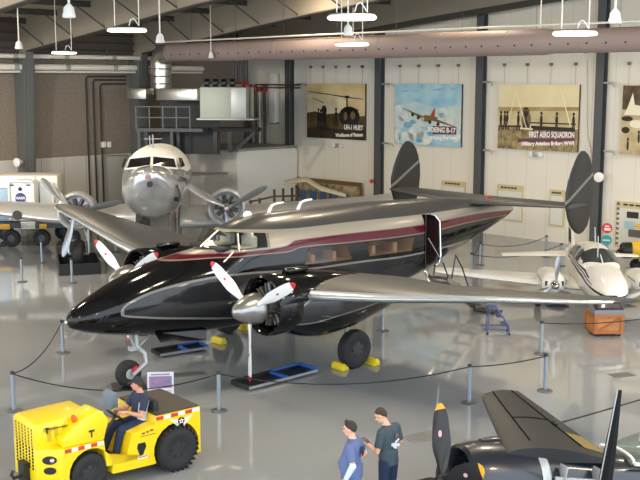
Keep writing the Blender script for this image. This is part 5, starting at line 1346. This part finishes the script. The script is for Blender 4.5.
def person(root, J, skin, top, pants, hairm, belly=0.0, sleeve=.75, shoes=True, shirt_name='shirt', hem=.10, hair=True, cap=None, curlL=.5, curlR=.4, vx=.011):
    for k in list(J):
        if not isinstance(J[k], Vector): J[k] = Vector(J[k])
    b = B(); torso(b, J, 0, belly)
    limb(b, [J['chest'].lerp(J['head'], -.1), J['chest'].lerp(J['head'], .7)], [.062, .056])
    P_, rot = head_shape(b, J['head'], J['look'], J['headup'])
    for s, S in ((1, 'L'), (-1, 'R')):
        limb(b, [J['sh' + S], J['el' + S], J['wr' + S]], [.056, .043, .029])
        hand(b, J['wr' + S], J['hd' + S], J['pn' + S], s, curlL if s > 0 else curlR)
        limb(b, [J['hip' + S], J['kn' + S], J['an' + S]], [.092, .060, .042])
        limb(b, [J['an' + S], J['an' + S] + J['toe' + S] * .15 + V(0, 0, -.045)], [.042, .034])
    body = fuse(b, 'body', skin, root, .0075, 4)
    b = B(); torso(b, J, .016, belly)
    lat = (J['shL'] - J['shR']).normalized()
    upv = (J['chest'] - J['pelvis']).normalized()
    for S in 'LR':
        e = J['sh' + S].lerp(J['el' + S], sleeve); limb(b, [J['chest'].lerp(J['sh' + S], .5), J['sh' + S]], [.07, .074]); b.tube([J['sh' + S], J['sh' + S].lerp(e, .5), e], [.074, .068, .066], 16)
    fr = lat.cross(upv)
    b.loft([[J['pelvis'] - upv * hem * f + fr * (belly * .2) + lat * (.175 + belly * .2) * math.cos(t) + fr * (.135 + belly * .4) * math.sin(t) for t in [2 * PI * k / 24 for k in range(24)]] for f in (-1.2, 0, 1)])
    sh = fuse(b, shirt_name, top, body, .011, 3)
    b = B()
    for S in 'LR':
        limb(b, [J['pelvis'].lerp(J['hip' + S], .6), J['hip' + S]], [.11, .108]); limb(b, [J['hip' + S], J['kn' + S]], [.106, .078]); b.tube([J['kn' + S], J['kn' + S].lerp(J['an' + S], .5), J['an' + S].lerp(J['kn' + S], .06)], [.078, .068, .064], 16)
    tr = fuse(b, 'trousers', pants, body, .012, 3)
    for S in 'LR':
        b = B(); a_ = J['an' + S]; t_ = J['toe' + S].normalized(); sd = V(-t_.y, t_.x, 0); rt = Matrix((t_, sd, t_.cross(sd))).transposed()
        b.ell(a_ + t_ * .06 + V(0, 0, -.045), (.145, .052, .042), 16, 10, rt); b.ell(a_ + V(0, 0, -.015), (.06, .048, .07), 14, 10, rt); b.build('shoe', m_shoe, body)
    for s in (-1, 1): B().ell(P_(.083, s * .031, .008), (.010, .012, .008), 10, 8, rot).build('eye', m_eye, body)
    if hair:
        b = B(); n, m = 20, 10; rings = []
        for i in range(m + 1):             # cap of hair: lower at the back than at the brow
            ring = []
            for k in range(n):
                a_ = 2 * PI * k / n; cut = lerp(R(36), R(-50), (1 - math.cos(a_)) / 2)
                t = lerp(cut, PI / 2, i / m); q = max(math.cos(t), 1e-3)
                ring.append(P_(-.007 + .102 * q * math.cos(a_), .083 * q * math.sin(a_), .022 + .106 * math.sin(t)))
            rings.append(ring)
        b.loft(rings); b.build('hair', hairm, body)
    return body, P_, rot
def stand(H=1.78, lean=0.0):
    k = H / 1.78
    J = dict(pelvis=(0, 0, .97), chest=(0, 0, 1.45), head=(.03, 0, 1.665), look=(1, 0, 0), headup=(0, 0, 1), shL=(0, .185, 1.42), shR=(0, -.185, 1.42), elL=(-.02, .25, 1.13), elR=(-.02, -.25, 1.13), wrL=(.03, .27, .88), wrR=(.03, -.27, .88), hdL=(.1, 0, -1), hdR=(.1, 0, -1), pnL=(0, -1, 0), pnR=(0, 1, 0), hipL=(0, .09, .92), hipR=(0, -.09, .92), knL=(.02, .10, .50), knR=(.02, -.10, .50), anL=(-.02, .11, .085), anR=(-.02, -.11, .085), toeL=(1, .15, 0), toeR=(1, -.15, 0))
    dirs = ('look', 'headup', 'hdL', 'hdR', 'pnL', 'pnR', 'toeL', 'toeR')
    return {n: (Vector(v) if n in dirs else Vector(v) * k) for n, v in J.items()}
# man in the blue shirt
m_tee = mat('tee_blue', (92, 106, 146), rough=.85, noise=.1, nscale=12); m_teeg = mat('tee_grey', (62, 74, 82), rough=.85, noise=.12, nscale=12)
p = G(352.5, 530)
t = thing('person', 'person in a blue T-shirt and light jeans facing left with a pale forearm sleeve', 'person', (p.x, p.y, 0), math.atan2(.28, -.96))
J = stand(1.74); J['head'] = V(.045, 0, 1.615); J['look'] = V(1, .05, -.1)
J['elL'] = V(-.07, .28, 1.13); J['wrL'] = V(.04, .24, .91); J['hdL'] = V(.5, -.35, -.8); J['pnL'] = V(-.2, -1, 0)
J['elR'] = V(-.12, -.27, 1.16); J['wrR'] = V(.06, -.24, .95); J['hdR'] = V(.8, .3, -.5); J['pnR'] = V(-.2, 1, 0)
body, P_, rot = person(t, J, m_skin, m_tee, m_jean2, m_hair2, belly=.085, sleeve=.8)
e, w_ = J['elL'], J['wrL']
b = B(); b.tube([e.lerp(w_, -.05), e.lerp(w_, .5), e.lerp(w_, 1.0)], [.052, .046, .037], 16); b.ell(e, (.054,) * 3, 12, 8); b.build('arm_sleeve', mat('sleeve_pale', (206, 220, 226), rough=.8), body)
b = B()
for s in (-1, 1): b.ell(P_(.055, s * .035, .125), (.02, .03, .012), 12, 8, rot)
b.tube([P_(.06, -.07, .11), P_(-.03, -.082, .09)], .004, 6); b.tube([P_(.06, .07, .11), P_(-.03, .082, .09)], .004, 6)
b.build('sunglasses', m_black, body)
q = B(); q.box((-.165, .03, 1.30), (.012, .12, .14)); q.build('shirt_print', mat('print_dark', (34, 40, 60), rough=.8), body, bev=.004)
# man in the grey shirt
p = G(388, 517)
t = thing('person', 'person in a dark grey T-shirt with a white back print, head bowed over a phone', 'person', (p.x, p.y, 0), math.atan2(.66, -.75))
J = stand(1.80); J['head'] = V(.11, .06, 1.66); J['look'] = V(.8, .35, -.5); J['headup'] = V(.5, 0, .85); J['chest'] = V(.02, 0, 1.46)
J['elL'] = V(.02, .27, 1.14); J['wrL'] = V(.25, .18, 1.18); J['hdL'] = V(1, -.25, .15); J['pnL'] = V(-.2, -.5, 1)
J['elR'] = V(-.02, -.28, 1.16); J['wrR'] = V(.16, -.20, 1.05); J['hdR'] = V(.9, .4, 0); J['pnR'] = V(0, .8, .5)
body, P_, rot = person(t, J, m_skin, m_teeg, m_jean, m_hair, sleeve=.78, curlL=.75)
b = B()
c0 = V(-.142, 0, 1.28)
b.bar((-.134, .10, 1.25), (-.140, -.09, 1.20), .012, .05); b.bar((-.138, .02, 1.26), (-.138, -.08, 1.30), .012, .03); b.bar((-.134, .05, 1.20), (-.136, -.02, 1.17), .012, .03)
b.build('back_print', mat('print_white', (206, 214, 216), rough=.8), body)
B().box((-.142, -.02, 1.37), (.012, .07, .06)).build('neck_print', mat('print_mauve', (120, 96, 110), rough=.8), body)
hp = J['wrL'] + J['hdL'].normalized() * .09 + V(-.005, -.0, .035)
ph = tag(B().box((0, 0, 0), (.14, .07, .009), ry=-.35, rz=-.2).build('phone', m_black, None, bev=.003), 'small dark phone held in the left hand of the person in grey', 'phone')
fr = Matrix.Translation(t.location) @ Matrix.Rotation(t.rotation_euler.z, 4, 'Z'); ph.location = fr @ hp; ph.rotation_euler = (0, 0, t.rotation_euler.z)

# ---------------------------------------------------------------- the yellow tow tractor
m_tug = mat('tug_yellow', (238, 204, 12), rough=.35, coat=.25); m_tugd = mat('tug_yellow_relief', (196, 164, 10), rough=.5)
TUG = thing('tow_tractor', 'bright yellow aircraft tow tractor with a driver in the lower left foreground', 'tow tractor', (-2.54, 18.58, 0), -2.448)
t = TUG
def arc(cx, cz, r, a0, a1, n=12): return [(cx + r * math.cos(R(lerp(a0, a1, k / n))), cz + r * math.sin(R(lerp(a0, a1, k / n)))) for k in range(n + 1)]
side = [(.06, .22), (.06, 1.06), (.95, 1.06), (.99, .93), (1.44, .86), (1.58, .40), (1.93, .40), (1.97, .86), (2.70, .88), (2.70, .26)] + arc(2.22, .38, .40, -18, 198) + [(1.8, .24), (1.05, .22)] + arc(.56, .42, .46, -25, 205)
q = B(); q.prism(side, -.69, .69)
q.build('chassis_body', m_tug, t, smooth=False)
B().prism([(2.66, .688), (2.72, .688), (3.06, .43), (3.06, -.43), (2.72, -.688), (2.66, -.688)], .26, .88, lambda u, v, w: (u, v, w)).build('front_body', m_tug, t, bev=.012, ang=25)
hp_ = [(2.02, .87), (3.07, .87), (3.07, 1.25), (3.02, 1.29), (2.3, 1.31), (2.02, 1.31)]
hood = B().prism(hp_, -.42, .42).build('hood', m_tug, t, bev=.03)
q = B()
for i in range(6):
    for j in range(13): q.disc((3.066, -.30 + .12 * i, .52 + .055 * j), (1, 0, 0), .022, .014, 8)
q.build('grille', m_black, t)
q = B(); text_bm(q, 'TUG', .30, lambda x, y, z: (2.60 - x, .422 + z * .5, 1.07 + y), bold=.02); q.build('hood_lettering', m_tugd, hood, smooth=False)
q = B().tube([(2.86, .44, 1.18), (2.40, .44, 1.17)], .008, 6); q.box((2.86, .44, 1.16), (.02, .02, .09)).box((2.86, .44, 1.20), (.06, .02, .02)); q.build('hood_latch', m_black, hood)
wedge = [(2.69, .885), (1.95, .865), (1.86, 1.2), (1.97, 1.36), (2.06, 1.40), (2.36, 1.28), (2.69, 1.03)]
wd = B().prism(wedge, .20, .66).build('dash_cover', m_tug, t, bev=.015)
q = B().box((2.18, .665, 1.02), (.02, .02, .12)).box((2.18, .668, 1.07), (.10, .02, .03)); q.build('cover_latch', m_black, wd, smooth=False)
lamp = B().lathe([(0, .05), (.03, .052), (.10, .04), (.12, .015)], (2.40, .52, 1.25), (.35, 0, 1), 16, True).build('warning_lamp', mat('lamp_orange', (240, 96, 24), rough=.3), t)
cn = V(.60, .80, 0).normalized(); ct = V(-.80, .60, 0).normalized()
for z, rr_ in ((.70, .07), (.52, .06)):
    c = V(2.89, .559, z) + cn * .012
    q = B(); ring = [[c + cn * h + ct * rr_ * 1.7 * math.cos(a_) + V(0, 0, rr_ * math.sin(a_)) for a_ in [2 * PI * k / 20 for k in range(20)]] for h in (-.01, .006)]
    q.loft(ring); o = q.build('lamp_recess', m_black, t)
    if z > .6: B().ell(c + ct * .045 + cn * .004, (.045, .045, .045), 14, 10).build('headlamp', m_chrome, o)
q = B().box((3.12, .05, .42), (.1, .22, .34)).tube([(3.15, .05, .36), (3.30, .05, .34), (3.34, .05, .42), (3.30, .05, .48)], .03, 8); q.build('tow_hitch', m_black, t)
# deck with its edge
B().box((.50, 0, 1.075), (.86, 1.30, .03)).build('deck_plate', mat('deck_dark', (62, 56, 50), rough=.7, noise=.2, nscale=8), t, smooth=False)
m_hr, m_hw = mat('tape_red', (200, 60, 40), rough=.4), mat('tape_white', (226, 226, 220), rough=.4)
def tape(x0, x1, z, n, y, red_first):
    q = B()
    for k in range(n):
        q.mi = (k + (0 if red_first else 1)) % 2
        q.box((lerp(x0, x1, (k + .5) / n), y, z), (abs(x1 - x0) / n, .006, .065))
    q.build('hazard_tape', [m_hr, m_hw], t, smooth=False)
tape(.96, .08, 1.02, 6, .692, True); tape(2.68, 1.98, .83, 6, .692, True)
for s in (-1, 1):
    for x, z, r, w, nm in ((.56, .40, .40, .30, 'rear_wheel'), (2.22, .34, .34, .24, 'front_wheel')):
        wl_ = wheel(t, (x, s * (.63 if nm == 'rear_wheel' else .55), z), r, w, nm)
        if nm == 'rear_wheel':
            q = B()
            for k in range(26):
                an = 2 * PI * k / 26; c = V(x + (r - .006) * math.cos(an), s * .63, z + (r - .006) * math.sin(an))
                for sg in (-1, 1): q.bar(c + V(0, sg * .03, 0), c + V(.03 * math.sin(an), sg * .15, -.03 * math.cos(an)), .022, .045)
            for v_ in q.bm.verts:
                if v_.co.z < .004: v_.co.z = .004
            q.build('tread', m_tyre, wl_, smooth=False)
# winged star emblem on the near side
q = B(); c = (.46, .88)
for s in (-1, 1):
    for k in range(4):
        z = c[1] + .05 - .035 * k
        q.mi = 0; q.prism([(c[0] + s * .05, z - .02), (c[0] + s * (.24 - .035 * k), z + .035 - .006 * k), (c[0] + s * (.22 - .035 * k), z + .004), (c[0] + s * .05, z - .05)], .690, .696)
q.mi = 1; q.disc((c[0], .697, c[1] + .005), (0, 1, 0), .068, .008, 24)
q.mi = 0; q.prism([(c[0] + (.06 if k % 2 == 0 else .026) * math.sin(PI * k / 5), c[1] + .005 + (.06 if k % 2 == 0 else .026) * math.cos(PI * k / 5)) for k in range(10)], .701, .705)
q.mi = 2; q.disc((c[0], .706, c[1] + .005), (0, 1, 0), .016, .004, 12)
q.build('winged_emblem', [m_white, m_black, m_bred], t, smooth=False)
q = B()
for k, w in enumerate((.06, .05, .07)): q.box((1.22 - .08 * k, .693, .82 + .012 * k), (w, .006, .035))
q.box((1.13, .693, .77), (.3, .006, .012)); q.build('side_lettering', mat('ink_grey', (120, 104, 50), rough=.6), t, smooth=False)
q = B(); q.prism([(1.33, .66), (1.19, .66), (1.17, .58), (1.24, .44), (1.30, .44), (1.35, .58)], .688, .694); q.build('step_hole', m_black, t, smooth=False)
q = B(); q.mi = 0; q.box((1.24, .693, .40), (.2, .006, .05)); q.mi = 1; q.box((1.24, .697, .41), (.17, .004, .018)); q.build('warning_label', [m_white, m_hr], t, smooth=False)
# cab: floor, seats, steering wheel
B().box((1.68, 0, .41), (.5, 1.2, .03)).build('cab_floor', mat('cab_dark', (46, 42, 40), rough=.7), t, smooth=False)
m_seat = mat('seat_black', (32, 32, 34), rough=.7)
B().box((1.05, .25, .80), (.46, .5, .10)).box((.83, .25, 1.06), (.12, .48, .44)).build('driver_seat', m_seat, t, bev=.04)
q = B().box((1.26, -.38, 1.08), (.15, .36, .50)); q.box((1.23, -.38, .80), (.4, .40, .1)); q.build('passenger_seat', mat('seat_bluegrey', (108, 122, 136), rough=.6), t, bev=.07)
sw = V(1.50, .25, 1.09); sa = V(-.62, 0, .78).normalized(); a_, b_, d_ = basis(sa)
q = B(); q.tube([sw + (a_ * math.cos(2 * PI * k / 24) + b_ * math.sin(2 * PI * k / 24)) * .19 for k in range(25)], .014, 8)
for k in range(3): q.tube([sw - sa * .02, sw + (a_ * math.cos(2 * PI * k / 3 + .5) + b_ * math.sin(2 * PI * k / 3 + .5)) * .19], .011, 6)
q.ell(sw - sa * .015, (.04, .04, .03), 12, 8); q.build('steering_wheel', m_black, t)
B().tube([sw - sa * .02, sw - sa * .35, (1.95, .25, .75)], .025, 8).build('steering_column', m_black, t)
B().box((1.99, -.1, 1.05), (.06, .6, .4)).build('dashboard', m_tugd, t, bev=.01)
# yellow chock lying on the deck
fr = Matrix.Translation(t.location) @ Matrix.Rotation(-2.448, 4, 'Z')
c = fr @ V(.76, -.20, 1.092)
o = B().prism([(-.11, 0), (.13, 0), (.09, .08), (-.02, .09), (-.08, .07)], -.10, .10).ell((.02, 0, .10), (.06, .05, .04)).build('deck_chock', mat('chock_pale', (232, 214, 90), rough=.5), None, bev=.012)
o.location = c; o.rotation_euler = (0, 0, -2.2); tag(o, 'pale yellow wheel chock lying on the dark rear deck of the tow tractor', 'wheel chock')
# driver, seated
dv = thing('person', 'person in a black cap and navy and grey shirt driving the yellow tow tractor', 'person', fr @ V(1.10, .25, .98), -2.448)
o0 = V(1.10, .25, .98)
J = dict(pelvis=V(1.12, .25, 1.09), chest=V(1.08, .25, 1.53), head=V(1.14, .24, 1.735), look=V(.75, -.66, -.05), headup=V(0, 0, 1), shL=V(1.10, .43, 1.50), shR=V(1.08, .07, 1.50), elL=V(1.22, .50, 1.24), elR=V(1.25, 0, 1.25), wrL=V(1.44, .36, 1.27), wrR=V(1.47, .12, 1.27), hdL=V(1, -.2, .1), hdR=V(1, .2, .1), pnL=V(.2, -.4, -1), pnR=V(.2, .4, -1), hipL=V(1.14, .34, 1.06), hipR=V(1.14, .16, 1.06), knL=V(1.57, .42, .98), knR=V(1.58, .14, 1.0), anL=V(1.66, .46, .51), anR=V(1.70, .12, .51), toeL=V(1, .1, 0), toeR=V(1, 0, 0))
dirs = ('look', 'headup', 'hdL', 'hdR', 'pnL', 'pnR', 'toeL', 'toeR')
J = {k: (v if k in dirs else v - o0 + (V(-.02, 0, -.04) if k in ('anL', 'anR') else V(-.08, 0, -.17) if k not in ('knL', 'knR', 'wrL', 'wrR') else V(-.06, 0, -.12))) for k, v in J.items()}
m_nv = mat('shirt_navy', (36, 46, 70), rough=.8)
body, P_, rot = person(dv, J, m_skin2, m_nv, m_jean, m_hair, sleeve=.72, hem=.02, curlL=.6, curlR=.6)
lat = V(0, 1, 0)
# pale grey panels of the shirt: sides and back
q = B(); torso(q, J, .021, 0)
for v_ in list(q.bm.verts):
    pass
geo = [v_ for v_ in q.bm.verts if v_.co.z > J['chest'].z - .02 or (abs(v_.co.y - J['pelvis'].y) < .10 and v_.co.x > J['pelvis'].x)]
bmesh.ops.delete(q.bm, geom=geo, context='VERTS')
q.build('shirt_panel', mat('shirt_pale', (188, 190, 196), rough=.8), body)
q = B(); n, m = 24, 8; rings = []
for i in range(m + 1):
    tt = lerp(R(8), PI / 2, i / m); cq = max(math.cos(tt), 1e-3)
    rings.append([P_(-.006 + .108 * cq * math.cos(2 * PI * k / n), .088 * cq * math.sin(2 * PI * k / n), .03 + .108 * math.sin(tt)) for k in range(n)])
q.loft(rings); q.loft([[P_(.06 + dx, y, .045 - .35 * (dx - .02) * 0 - y * y * 2.5 + dz) for y in (-.07, -.035, 0, .035, .07)] for dx, dz in ((0.0, .006), (.075, -.006), (.10, -.012))], False, False)
q.build('cap', mat('cap_black', (36, 38, 44), rough=.8), body)
# ---------------------------------------------------------------- daylight, camera, colour
w = bpy.data.worlds.new('World'); SC.world = w; w.use_nodes = True
nt = w.node_tree; bg = nt.nodes['Background']; bg.inputs['Color'].default_value = (.80, .90, 1.0, 1); bg.inputs['Strength'].default_value = 3.6
cam = bpy.data.cameras.new('Camera'); co = bpy.data.objects.new('Camera', cam); COL.objects.link(co)
cam.sensor_width = 36; cam.lens = FPX * 36 / 640; cam.clip_end = 300; cam.clip_start = .05
co.location = (0, 0, CH); co.rotation_euler = (PI / 2 - TILT, 0, 0)
SC.camera = co
SC.view_settings.view_transform = 'Standard'; SC.view_settings.look = 'None'; SC.view_settings.gamma = 1; SC.view_settings.use_curve_mapping = False
SC.view_settings.exposure = 0.0
